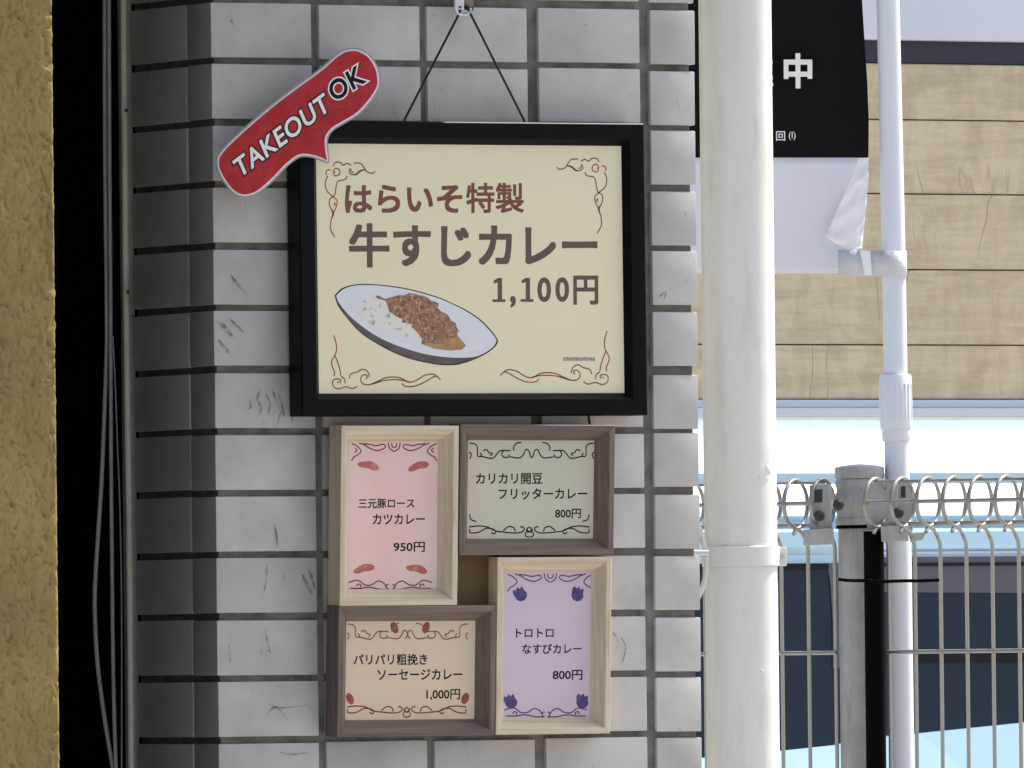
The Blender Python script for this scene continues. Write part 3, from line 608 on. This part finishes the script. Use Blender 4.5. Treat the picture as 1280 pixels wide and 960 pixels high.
# joining board in the middle of the pinwheel and its cord
BKP = Pl(WO+cn*-.016, cn)
slab('joining_board', BKP, [(566,690),(634,690),(632,765),(566,765)], .004, M['backing'], col_)
MB().tube([yplane(-.010).pt(733, 500), yplane(-.014).pt(737.5, 534), yplane(-.016).pt(738, 540)], .0011, 8).build('cord', M['cord'], col_)
# --- red takeout sign
SG = yplane(-.036)
outline = [(272,203),(274,194),(288,178),(316,152.5),(344,129),(372.5,107.5),(401,87),(419,71),(429,64.4),(440,61.5),(451,63.4),(462.5,71),(471,85),(474,100),(472,111),(462.5,126),(447.5,142),(429,153.5),(416.6,161),(410,169),(408,177),(409,190),(410,202),(404,200),(391,195.5),(375,195),(359,206),(337.5,228),(319,242),(303,245),(291,239),(280,225),(273,211)]
sg = thing('takeout_sign', 'red laminated speech bubble sign reading TAKEOUT OK at the frame corner', 'sign', tuple(SG.pt(340, 200)))
def offs(poly, d):
    n = len(poly); out = []
    for i in range(n):
        a, b, c = Vector(poly[i-1]), Vector(poly[i]), Vector(poly[(i+1) % n]); t = ((b-a).normalized()+(c-b).normalized()).normalized()
        out.append((b.x + t.y*-d*-1, b.y - t.x*d))
    return out
def patch(name, poly, off, m_, thick, wav=0):
    """tongue of laminate, finely triangulated so it can ripple"""
    o = shape(name, SG, poly, off, m_, sg, 4, thick); return o
# polygon runs clockwise on screen: outward = left of travel
patch('film_edge', offs(outline, 2.0), 0, M['film'], .0008)
patch('white_border', outline, .0005, M['lam_white'], .0004)
patch('red_face', offs(outline, -2.2), .0010, M['red'], .0004)
ta = dict(BL=(299.5,223.5), BR=(414,137), TL=(290,201.5))
text('lettering_outline', 'TAKEOUT', SG, off=.00108, mat_=M['ink_navy'], parent=sg, bold=.075, refbold=.02, spacing=1.06, **ta)
text('lettering', 'TAKEOUT', SG, off=.00116, mat_=M['ink_white'], parent=sg, bold=.02, refbold=.02, spacing=1.06, **ta)
tb = dict(BL=(418.5,128.5), BR=(459,102), TL=(407.5,106))
text('lettering_outline', 'OK', SG, off=.00108, mat_=M['ink_white'], parent=sg, bold=.08, refbold=.025, spacing=1.1, **tb)
text('lettering', 'OK', SG, off=.00116, mat_=M['ink_navy'], parent=sg, bold=.025, refbold=.025, spacing=1.1, **tb)
# ------------------------------------------------------------------ white drain pipe
PY = .055; DP = yplane(PY)
a, b = DP.pt(917.3, 0), DP.pt(930.5, 960); cx = (a.x+b.x)/2
RP = .0303
pipe = thing('drain_pipe', 'fat white plastic drain pipe running up beside the tiled pillar', 'pipe', (cx, PY, 0))
mb = MB(); mb.tube([(cx, PY, z) for z in [0, .6, 1.2, 1.5, 1.8, 2.2, 3.2]], RP, 64); mb.build('tube', M['pvc'], pipe, smooth=True)
zb0, zb1 = DP.pt(930, 708).z, DP.pt(930, 683).z
mb = MB(); n = 64; ring = []
for k in range(n+1):
    t = math.radians(-60+300*k/n) if False else 2*math.pi*k/n
    ring.append((math.cos(t), math.sin(t)))
for (r_, za, zb) in ((RP+.0022, zb0, zb1),):
    v = []; f = []
    for k in range(n):
        c_, s_ = ring[k]
        for rr, zz in ((RP+.0004, za), (r_-.0006, za), (r_, za+.0007), (r_, zb-.0007), (r_-.0006, zb), (RP+.0004, zb)): v.append((cx+rr*c_, PY+rr*s_, zz))
    for k in range(n):
        for j in range(6): f.append((k*6+j, ((k+1) % n)*6+j, ((k+1) % n)*6+(j+1) % 6, k*6+(j+1) % 6))
    mesh('clamp_band', v, f, M['pvc'], pipe, smooth=True)
e1 = Vector((math.cos(TH), -math.sin(TH), 0))      # ear sticks out to the right of the pipe as seen
cc = Vector((cx, PY, 0))
def ear(sgn, z0, z1, r0, r1, th, nm, m_):
    d = e1*sgn; p = Vector((-d.y, d.x, 0)); q = [cc+d*r0-p*th, cc+d*r1-p*th, cc+d*r1+p*th, cc+d*r0+p*th]
    MB().hexa([Vector((v.x, v.y, z0)) for v in q], [Vector((v.x, v.y, z1)) for v in q]).build(nm, m_, pipe, bevel=.0006)
ear(1, zb0, zb1-.001, RP, RP+.0075, .0028, 'clamp_ear', M['pvc'])
zc = (zb0+zb1)/2
b0 = cc+e1*(RP+.004)-Vector((math.sin(TH), math.cos(TH), 0))*.0028; b0.z = zc
MB().tube([b0, b0-Vector((math.sin(TH), math.cos(TH), 0))*.003], .0016, 8).build('clamp_screw', M['clip_metal'], pipe)
# bracket leg to the wall
arm = [(871,652),(876,666),(881,684),(883,705),(881,725),(875,742),(870,752)]
ap = smooth_path([yplane(.045).pt(x, y) for x, y in arm], 4)
MB().tube(ap, .0022, 10).build('wall_bracket', M['pvc'], pipe, smooth=True)
MB().tube([yplane(.03).pt(865, 691), yplane(.03).pt(884, 691)], .0033, 10).build('bracket_bolt', M['clip_metal'], pipe, smooth=True)
for (x, y, r_) in [(908,691,.0012),(903,751,.0012),(950,838,.001),(913,640,.0006)]:
    q = yplane(PY-RP*.93).pt(x, y); v = Vector((q.x-cx, q.y-PY, 0)).normalized()
    k = cc+v*(RP+(.0022 if y == 691 else 0)); k.z = q.z
    MB().tube([k-v*.001, k+v*.0004, k+v*.0008], r_, 8, rs=[r_, r_, r_*.4]).build('paint_drip', M['pvc'], pipe, smooth=True)
# lifted flake of paint
mb = MB(); fl = [(944,603,0),(949,594,.4),(956,583,.7),(961,575,.3),(963,581,1),(958,588,1.2),(962,592,.9),(955,598,.8),(949,602,.3)]
def onpipe(px, py, lift):
    q = yplane(PY).pt(px, py); d = (q-cc); u = Vector((d.x, d.y, 0)).dot(e1); u = max(-RP*.98, min(RP*.98, u))
    v = e1*(u/RP) + Vector((-math.sin(TH), -math.cos(TH), 0))*math.sqrt(1-(u/RP)**2)
    k = cc+v*(RP+.0003+lift*.0013); k.z = q.z; return k
v = [onpipe(x, y, l) for x, y, l in fl]; v2 = [onpipe(x, y, l-.5) for x, y, l in fl]; n = len(v)
mesh('paint_flake', v+v2, [tuple(range(n)), tuple(reversed(range(n, 2*n)))]+[(i, (i+1) % n, n+(i+1) % n, n+i) for i in range(n)], M['pvc'], pipe)
# ------------------------------------------------------------------ mesh fence
SF = .00075**-1/1000          # metres of distance factor
DF = F*.001/.75               # 21.33 m
FP = at(1077, 760, DF)
PHI = math.radians(30)
camr = Vector((math.cos(TH), -math.sin(TH), 0)); camf = Vector((math.sin(TH), math.cos(TH), 0))
E_ = camr*math.cos(PHI) - camf*math.sin(PHI)          # along the fence, to the right and nearer
NN = -camr*math.sin(PHI) - camf*math.cos(PHI)         # out of the fence towards the viewer
fence = thing('mesh_fence', 'grey coated wire mesh fence with coiled top, its post and clamps', 'fence', (FP.x, FP.y, 0))
FPl = Pl(FP, NN, E_)
RR = .041
zc_f = FPl.pt(1165, 628).z
WR = .0034
RB = FPl
def wire(u, cu=None):
    o = FPl.o + E_*u; base = Vector((o.x, o.y, 0))
    path = [(0, .25), (0, zc_f-.075)] + [(.002, zc_f-.066), (.010, zc_f-.056), (.022, zc_f-.046), (RR*1.0, zc_f-.0395+.0)]
    for k in range(1, 22):
        t = -math.pi/2 + .5 + k*(2*math.pi-.55)/21
        path.append((RR+RR*math.cos(t)*1.0, zc_f+RR*math.sin(t)))
    path[5] = (RR*1.18, zc_f-RR*.93)
    path += [(RR*1.05, zc_f-RR*1.02), (RR*1.22, zc_f-RR*1.22)]
    pts = [base + NN*n_ + Vector((0, 0, z_)) for n_, z_ in path]
    return pts
us_r = []; us_l = []
for px in (1111.5, 1144.5, 1176.5, 1209, 1241.5, 1274.5): us_r.append(FPl.loc(FPl.pt(px, 780))[0])
pitch = (us_r[-1]-us_r[0])/5
for px in (1044.5, 1011, 977.5): us_l.append(FPl.loc(FPl.pt(px, 780))[0])
us_r += [us_r[-1]+pitch*(k+1) for k in range(14)]; us_l += [us_l[-1]-pitch*(k+1) for k in range(14)]
wp = wire(0); wo = FPl.o.copy(); wo.z = 0
wm = MB().tube(wp, WR, 8).build('wire', M['wire'], fence, at_=(wo.x, wo.y, 0), smooth=True)
first = True
for u in us_r+us_l:
    if first: o = wm; first = False
    else: o = wm.copy(); COL.objects.link(o); o.parent = fence
    p = wo+E_*u; o.location = p-ORG[fence]
def rail(u0, u1, n_, z_, r_=WR):
    a = FPl.o+E_*u0+NN*n_; b = FPl.o+E_*u1+NN*n_; a.z = b.z = z_
    MB().tube([a, b], r_, 8).build('rail', M['wire'], fence, smooth=True)
for (u0, u1) in ((us_r[0]-.002, us_r[-1]+.02), (us_l[-1]-.02, us_l[0]+.004)):
    rail(u0, u1, 2*RR-WR*1.5, zc_f+.001); rail(u0, u1, RR, zc_f+RR-WR*1.6, .0026); rail(u0, u1, RR*.55, zc_f-RR*.86, .004)
    for zz in (FPl.pt(1200, 814).z, FPl.pt(1200, 814).z-.2, .9, .7, .5): rail(u0, u1, WR*1.7, zz)
# post, nearly on the fence line, a little in front
pc = FPl.pt(1065.5, 760); PO = Vector((pc.x, pc.y, 0))-NN*.030
RPO = .0365
zt = FPl.pt(1077, 592).z; zk = FPl.pt(1077, 656).z
MB().tube([PO, PO+Vector((0, 0, zt-.01))], RPO, 40).build('post', M['galv'], fence, smooth=True)
mb = MB(); mb.tube([PO+Vector((0, 0, z)) for z in (zt-.008, zt-.006, zt+.010, zt+.0115, zt+.014, zt+.0165)], 1, 40, rs=[.040, .0412, .0412, .040, .030, .004]); mb.build('post_cap', M['galv'], fence, smooth=True)
zz = [zk, zk+.003, zk+.010, zk+.012, zk+.020, zk+.023, zk+.052, zk+.055, zk+.062, zk+.064, zk+.071, zt-.009]
mb = MB(); mb.tube([PO+Vector((0, 0, z)) for z in zz], 1, 40, rs=[.040, .0415, .0415, .0385, .0385, .0405, .0405, .0385, .0385, .0410, .0410, .039]); mb.build('clamp_sleeve', M['galv'], fence, smooth=True)
mb = MB(); mb.tube([PO+Vector((0, 0, z)) for z in (zk-.006, zk-.0005)], .0400, 40); mb.build('seal_ring', M['black_shade_tube'], fence, smooth=True)
CF = Pl(FP+NN*.012, -camf)
def plate_(name, c4, depth, th, m_, bev=.001):
    p = Pl(FP-camf*depth, -camf); a = [p.pt(*q) for q in c4]
    return MB().hexa(a, [q+camf*th for q in a]).build(name, m_, fence, bevel=bev)
plate_('clamp_plate', [(1012,606),(1040,605),(1040,668),(1012,669)], .03, .008, M['galv'])
plate_('slot', [(1018,612),(1028,611.5),(1028,628),(1018,628.5)], .031, .002, M['bolt'])
plate_('clamp_plate', [(1004,662),(1042,660),(1043,680),(1005,682)], .045, .03, M['galv'])
plate_('clamp_plate', [(1122.5,603),(1141,602),(1141,664),(1122.5,666)], .02, .008, M['galv'])
plate_('slot', [(1126,608),(1132,607.5),(1132,622),(1126,622.5)], .021, .002, M['bolt'])
plate_('clamp_hook', [(1136,667),(1158,665),(1153,675),(1138,678)], .06, .006, M['galv'])
plate_('clamp_plate', [(1101,658),(1135,656),(1136,676),(1102,677)], .075, .03, M['galv'])
plate_('clamp_plate', [(1084,604),(1122,600),(1122,660),(1084,662)], .035, .012, M['galv'])
def bolt(px, py, depth, r_):
    p = Pl(FP-camf*depth, -camf).pt(px, py)
    MB().tube([p, p-camf*.004, p-camf*.007], r_, 8, rs=[r_, r_, r_*.6]).build('bolt', M['bolt'], fence, smooth=True, sharp=30)
bolt(1048, 631, .078, .0098); bolt(1024, 645, .040, .0095); bolt(1123, 641, .05, .0095)
# black tube added to stand for the post's shaded right side, grey cable between
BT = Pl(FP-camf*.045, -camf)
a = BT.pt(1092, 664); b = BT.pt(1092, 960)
o = MB().tube([Vector((a.x, a.y, 0)), Vector((a.x, a.y, a.z))], .0168, 24).build('black_shade_tube', M['black_shade_tube'], None, at_=(a.x, a.y, 0), smooth=True)
tag(o, 'matt black tube added as the shaded right side of the grey fence post', 'tube')
# ------------------------------------------------------------------ banner pole and banner
PD = DF-.10; 
PL_ = Pl(FP + camf*.045, -camf)
zt_ = lambda py: PL_.pt(1115, py).z
pole = thing('banner_pole', 'white telescopic banner pole tied to the fence post', 'pole', tuple(Vector((PL_.pt(1134, 960).x, PL_.pt(1134, 960).y, 0))))
def ptube(name, pts, rs_, m_=M['pole'], n=28):
    MB().tube([PL_.pt(x, y) for x, y in pts], 1, n, rs=rs_).build(name, m_, pole, smooth=True, sharp=35)
k_ = 1/750
ptube('upper_tube', [(1107,-700),(1110,0),(1117,320),(1119.5,472)], [14.3*k_, 14.5*k_, 15*k_, 15*k_])
ptube('grip_collar', [(1119.2,468),(1119.2,470),(1119.5,500),(1120.2,532),(1120.4,537)], [19*k_, 20*k_, 21*k_, 20.5*k_, 18.5*k_])
ptube('lower_collar', [(1120.4,537),(1120.7,549),(1120.8,551)], [18*k_, 18*k_, 17*k_])
ptube('lower_tube', [(1121,551),(1122.3,640),(1124,700),(1127.5,960),(1144,2300)], [15.6*k_]*5)
for t in range(-4, 5):
    a = t*.30; x = 1119.5+20.3*math.sin(a)
    p0, p1 = PL_.pt(x, 480), PL_.pt(x+.6, 524); d = camf*-1*(20.3*k_*math.cos(a))
    MB().tube([p0+d, p1+d], .0016, 6).build('grip_rib', M['pole'], pole, smooth=True)
TP = Pl(FP-camf*.17, -camf)
tie = MB().tube(smooth_path([TP.pt(x, y) for x, y in [(1048,724),(1060,725.5),(1085,726),(1100,727),(1130,726),(1150,726),(1174,725)]], 3), .0028, 8).build('cable_tie', M['black_shade_tube'], None, smooth=True, at_=tuple(TP.pt(1110, 726)))
tag(tie, 'black tie strapped across the fence post and the white pole', 'cable tie')
# banner
BN = Pl(FP+camf*.057, -camf)
ban = thing('banner', 'black and white shop banner with a white character, tied to the pole', 'banner', tuple(BN.pt(860, 345)))
def edge_x(y):
    K = [(-700,1075),(-50,1075),(0,1077.5),(50,1080.5),(100,1084),(150,1086),(197,1085.5),(250,1083),(300,1077),(345,1074)]
    for (a, xa), (b, xb) in zip(K, K[1:]):
        if a <= y <= b: return xa+(xb-xa)*(y-a)/(b-a)
    return 1074
def cloth(name, y0, y1, m_, ny, xmax=None, bot=None):
    V = []; Fc = []; nx_ = 60
    for j in range(ny+1):
        y = y0+(y1-y0)*j/ny; xe = edge_x(y) if xmax is None else xmax(y)
        for i in range(nx_+1):
            x = 640+(xe-640)*i/nx_; yy = y+(bot*(1-i/nx_) if bot and j == ny else 0)
            wv = .010*math.sin(x*.022+y*.004)+.003*math.sin(x*.07-y*.012)+.004*noise.noise(Vector((x*.03+y*.012, y*.01-x*.006, 3)))
            V.append(BN.pt(x, yy, wv))
    for j in range(ny):
        for i in range(nx_): a = j*(nx_+1)+i; Fc.append((a, a+1, a+nx_+2, a+nx_+1))
    o = mesh(name, V, Fc, m_, ban, smooth=True, sharp=180)
    md = o.modifiers.new('thickness', 'SOLIDIFY'); md.thickness = .0008; return o
cloth('black_cloth', -700, 197, M['banner_black'], 60)
cloth('white_cloth', 197.5, 342, M['banner_white'], 16, lambda y: 1085.5 - max(0, (y-197))*.085)
FL = [(198,1074),(218,1064.5),(243,1054),(267,1044),(283,1036.5),(295,1031),(301,1039),(306,1049),(312,1063)]
FE = [(198,1085.3),(235,1084.5),(275,1081),(295,1078.5),(306,1077.5),(312,1077)]
def lerp_(K, y):
    for (a, xa), (b, xb) in zip(K, K[1:]):
        if a <= y <= b: return xa+(xb-xa)*(y-a)/(b-a)
    return K[-1][1]
V = []; Fc = []; NXF, NYF = 14, 60
for jj in range(NYF+1):
    y = 198+114*jj/NYF
    for ii in range(NXF+1):
        u_ = ii/NXF; x = lerp_(FL, y)+(lerp_(FE, y)-lerp_(FL, y))*u_
        lift = .010+.010*math.sin(math.pi*u_)*(jj/NYF) + .007*noise.noise(Vector((x*.06+y*.03, y*.03-x*.02, 2))) + .004*noise.noise(Vector((x*.16+y*.09, y*.05, 6)))
        V.append(Pl(BN.o-camf*lift, -camf).pt(x, y))
for jj in range(NYF):
    for ii in range(NXF): a = jj*(NXF+1)+ii; Fc.append((a, a+1, a+NXF+2, a+NXF+1))
o = mesh('folded_corner', V, Fc, M['banner_fold'], ban, smooth=True, sharp=180); md = o.modifiers.new('thickness', 'SOLIDIFY'); md.thickness = .0008
SP = Pl(BN.o-camf*.030, -camf)
wp_ = [(1047.5,.0),(1078,.004),(1090,.006),(1101,.012),(1109,.026),(1117,.031),(1126,.026),(1132,.012),(1133.4,-.006)]
V = []; 
for (x, dd) in wp_:
    for yy in (312, 344.5): V.append(Pl(BN.o-camf*(.022+dd), -camf).pt(x + (.4 if yy > 330 else 0), yy + (x-1047)*.02))
n = len(wp_); o = mesh('pole_strap', V, [(2*i, 2*i+2, 2*i+3, 2*i+1) for i in range(n-1)], M['strap'], ban, smooth=True); md = o.modifiers.new('thickness', 'SOLIDIFY'); md.thickness = .001
shape('strap_fold', Pl(BN.o-camf*.034, -camf), [(1075,313),(1088,313.5),(1090,344),(1081,344)], 0, M['banner_fold'], ban, 0, .001)
TB = Pl(BN.o-camf*.018, -camf)
tbox('lettering', '中', TB, 979.5, 66.5, 1015.5, 110.5, 0, M['ink_white'], ban, fat=.035)
tbox('lettering', '営業', TB, 880, 66.5, 967, 110.5, 0, M['ink_white'], ban, fat=.035)
tbox('small_lettering', '回', TB, 970, 164, 981.5, 176, 0, M['ink_white'], ban, bold=.01)
tbox('small_lettering', '(I)', TB, 986, 164.5, 994.5, 175.5, 0, M['ink_white'], ban, bold=.0)
# ------------------------------------------------------------------ parked van
DVN = F*.001/.615
vp = at(1080, 760, DVN); VY = vp.y                    # side of the van is the plane y = VY
VP_ = Pl((0, VY, Z0), (0, -1, 0))
van = thing('parked_van', 'pale blue white van parked behind the mesh fence', 'van', (vp.x+.2, VY, 0))
zz_ = lambda py: VP_.pt(1180, py).z
Xf, Xb = vp.x+2.3, vp.x-1.7
# side profile across the width (depth d behind the side plane, height z)
sec = [(.06,.32),(.01,.45),(0,.75),(-.005,.95),(.0,zz_(912)),(.004,zz_(893)),(.03,zz_(697)),(.036,zz_(692)),(.028,zz_(683)),(.032,zz_(664)),(.058,zz_(657)),(.062,zz_(650)),(.048,zz_(644)),(.062,zz_(630)),(.092,zz_(606)),(.099,zz_(602)),(.096,zz_(590)),(.106,zz_(586)),(.14,zz_(572)),(.20,zz_(552)),(.29,zz_(530)),(.42,zz_(516)),(.72,zz_(510))]
W2 = .74
def vsec(x, sy, top):
    pts = [(d, z) for d, z in sec]; full = pts+[(2*W2-d, z) for d, z in reversed(pts)]
    return [Vector((x, VY+W2+(d-W2)*sy, .3+(z-.3)*top)) for d, z in full]
xs_ = [(Xb, .90, .93), (Xb+.04, .96, .975), (Xb+.15, .99, .995), (Xb+.4, 1, 1), (vp.x, 1, 1), (vp.x+.6, 1, 1), (Xf-.9, 1, 1), (Xf-.5, .99, .93), (Xf-.2, .97, .74), (Xf-.06, .93, .60), (Xf, .86, .52)]
V = []; Fc = []; ns = len(sec)*2
for x, sy, tp in xs_: V += vsec(x, sy, tp)
for i in range(len(xs_)-1):
    for k in range(ns): Fc.append((i*ns+k, i*ns+(k+1) % ns, (i+1)*ns+(k+1) % ns, (i+1)*ns+k))
Fc += [tuple(range(ns)), tuple(reversed(range((len(xs_)-1)*ns, len(xs_)*ns)))]
mesh('body', V, Fc, M['car_paint'], van, smooth=True, sharp=35)
def vpt(px, py, off): return VP_.pt(px, py, off)
def vglass(name, pts, m_, off=.004):
    # follows the slant of the side: offset depends on height
    def P(px, py, o_=0):
        z = VP_.pt(px, py).z; t = min(1, (z-zz_(893))/(zz_(692)-zz_(893))); return VP_.pt(px, py, -(.004+.028*t)+off+o_)
    v = [P(*p) for p in pts]; v2 = [P(*p, -.006) for p in pts]; n = len(v)
    return mesh(name, v+v2, [tuple(range(n)), tuple(reversed(range(n, 2*n)))]+[(i, (i+1) % n, n+(i+1) % n, n+i) for i in range(n)], m_, van)
vglass('window', [(640,712),(1034,709),(1038,730),(1041,780),(1041,831),(1072,831),(1072,928),(1042,931),(930,943),(640,965)], M['car_glass'])
vglass('door_pillar', [(1034,704),(1072,702),(1072,835),(1041,835),(1041,780),(1038,730)], M['car_visor'], .0065)
vglass('window', [(1072,716),(1420,712),(1420,884),(1272,903.5),(1149,916),(1072,922)], M['car_glass'], .0045)
vglass('window_visor', [(1072,697),(1420,694),(1420,742),(1072,740)], M['car_visor'], .009)
vglass('window_trim', [(1072,690),(1420,687.5),(1420,690.5),(1072,693)], M['flash'], .012)
vglass('window_trim', [(1072,704),(1420,701.5),(1420,706),(1072,708)], M['car_trim'], .012)
vglass('window_trim', [(640,706),(1036,704),(1036,711),(640,714)], M['car_trim'], .009)
vglass('belt_moulding', [(1072,816),(1420,813),(1420,826),(1072,829)], M['car_trim'], .008)
top = [(640,965),(930,943.5),(1042,931.5),(1072,924),(1149,916.5),(1272,904),(1420,884.5)]
v = [VP_.pt(x, y, .012) for x, y in top]+[VP_.pt(x, 1015, .072) for x, y in top]+[VP_.pt(x, y, -.01) for x, y in top]+[VP_.pt(x, 1015, -.01) for x, y in top]; n = len(top)
f = []
for k in range(n-1): f += [(k, k+1, n+k+1, n+k), (2*n+k, 3*n+k, 3*n+k+1, 2*n+k+1), (k, 2*n+k, 2*n+k+1, k+1), (n+k, n+k+1, 3*n+k+1, 3*n+k)]
f += [(0, n, 3*n, 2*n), (n-1, 3*n-1, 4*n-1, 2*n-1)]
mesh('door_skin', v, f, M['car_paint'], van)
mb = MB(); ribbon(mb, Pl(VP_.pt(1180, 941, .012+.017), (VP_.pt(1180, 1015, .072)-VP_.pt(1180, 912, .012)).cross(Vector((-1, 0, 0)))), [(1100,939),(1150,941),(1200,942.5),(1240,946),(1270,951),(1320,960)], .0025, .004); mb.build('body_crease', M['car_trim'], van)
# unseen below the frame but part of the van
for x in (Xb+.62, Xf-.62):
    for s_, yy in ((-1, VY-.012), (1, VY+2*W2-.14)):
        wh = bpy.data.objects.new('wheel', None); COL.objects.link(wh); wh.parent = van; ORG[wh] = ORG[van]
        MB().tube([(x, yy, .28), (x, yy+.15, .28)], .28, 28).build('tyre', M['tyre'], wh, smooth=True)
        MB().tube([(x, yy-.006, .28), (x, yy+.02, .28)], .17, 24).build('rim', M['rim'], wh, smooth=True)
MB().tube([(Xf-.05, VY+.2, .72), (Xf+.0, VY+.2, .72)], .09, 20).build('headlight', M['lamp'], van, smooth=True)
MB().tube([(Xf-.05, VY+2*W2-.2, .72), (Xf+.0, VY+2*W2-.2, .72)], .09, 20).build('headlight', M['lamp'], van, smooth=True)
MB().box((Xf-.08, VY+.12, .36), (Xf+.05, VY+2*W2-.12, .55)).build('bumper', M['car_trim'], van, bevel=.02)
# ------------------------------------------------------------------ sided building beyond
DS = F*.001/.52
sp = at(1080, 300, DS); SY = sp.y; SPn = Pl((0, SY, Z0), (0, -1, 0))
hb = thing('sided_building', 'building with beige embossed wood look siding under a white upper wall', 'building', (sp.x, SY, 0))
zs = lambda py: SPn.pt(1180, py).z
XL, XRt = sp.x-3.0, sp.x+4.0
edges = [500, 431.5, 337.5, 243, 150.5, 80]
zs_ = [zs(e) for e in edges]; bp_ = zs_[2]-zs_[1]
zl = [zs_[0]]+zs_[1:]
for a, b in zip(zl, zl[1:]):
    v = []
    for x in (XL, XRt): v += [(x, SY+.0, a+.002), (x, SY-.003, a+.006), (x, SY-.003, b-.004), (x, SY+.0, b-.001), (x, SY+.016, b-.001), (x, SY+.016, a+.002)]
    f = [(i, (i+1) % 6, 6+(i+1) % 6, 6+i) for i in range(6)]+[tuple(range(6)), tuple(reversed(range(6, 12)))]
    mesh('siding_board', v, f, M['siding'], hb, at_=(sp.x, SY, a))
MB().box((XL, SY+.0165, 0), (XRt, SY+3, 5.2)).build('wall', M['navy'], hb)
MB().box((XL, SY-.012, zs(510)), (XRt, SY+.016, zs(500))).build('sill_flashing', M['flash'], hb, bevel=.002)
MB().box((XL, SY-.02, 0), (XRt, SY+.016, zs(510.3))).build('lower_wall', M['wall_white'], hb)
MB().box((XL, SY+.006, zs(79)), (XRt, SY+.016, zs(52))).build('dark_channel', M['navy'], hb)
MB().box((XL, SY-.030, zs(51.5)), (XRt, SY+.016, 5.2)).build('upper_wall', M['wall_white'], hb, bevel=.004)
MB().box((XL-.1, SY-.1, 5.2), (XRt+.1, SY+3.1, 5.35)).build('roof_slab', M['flash'], hb)
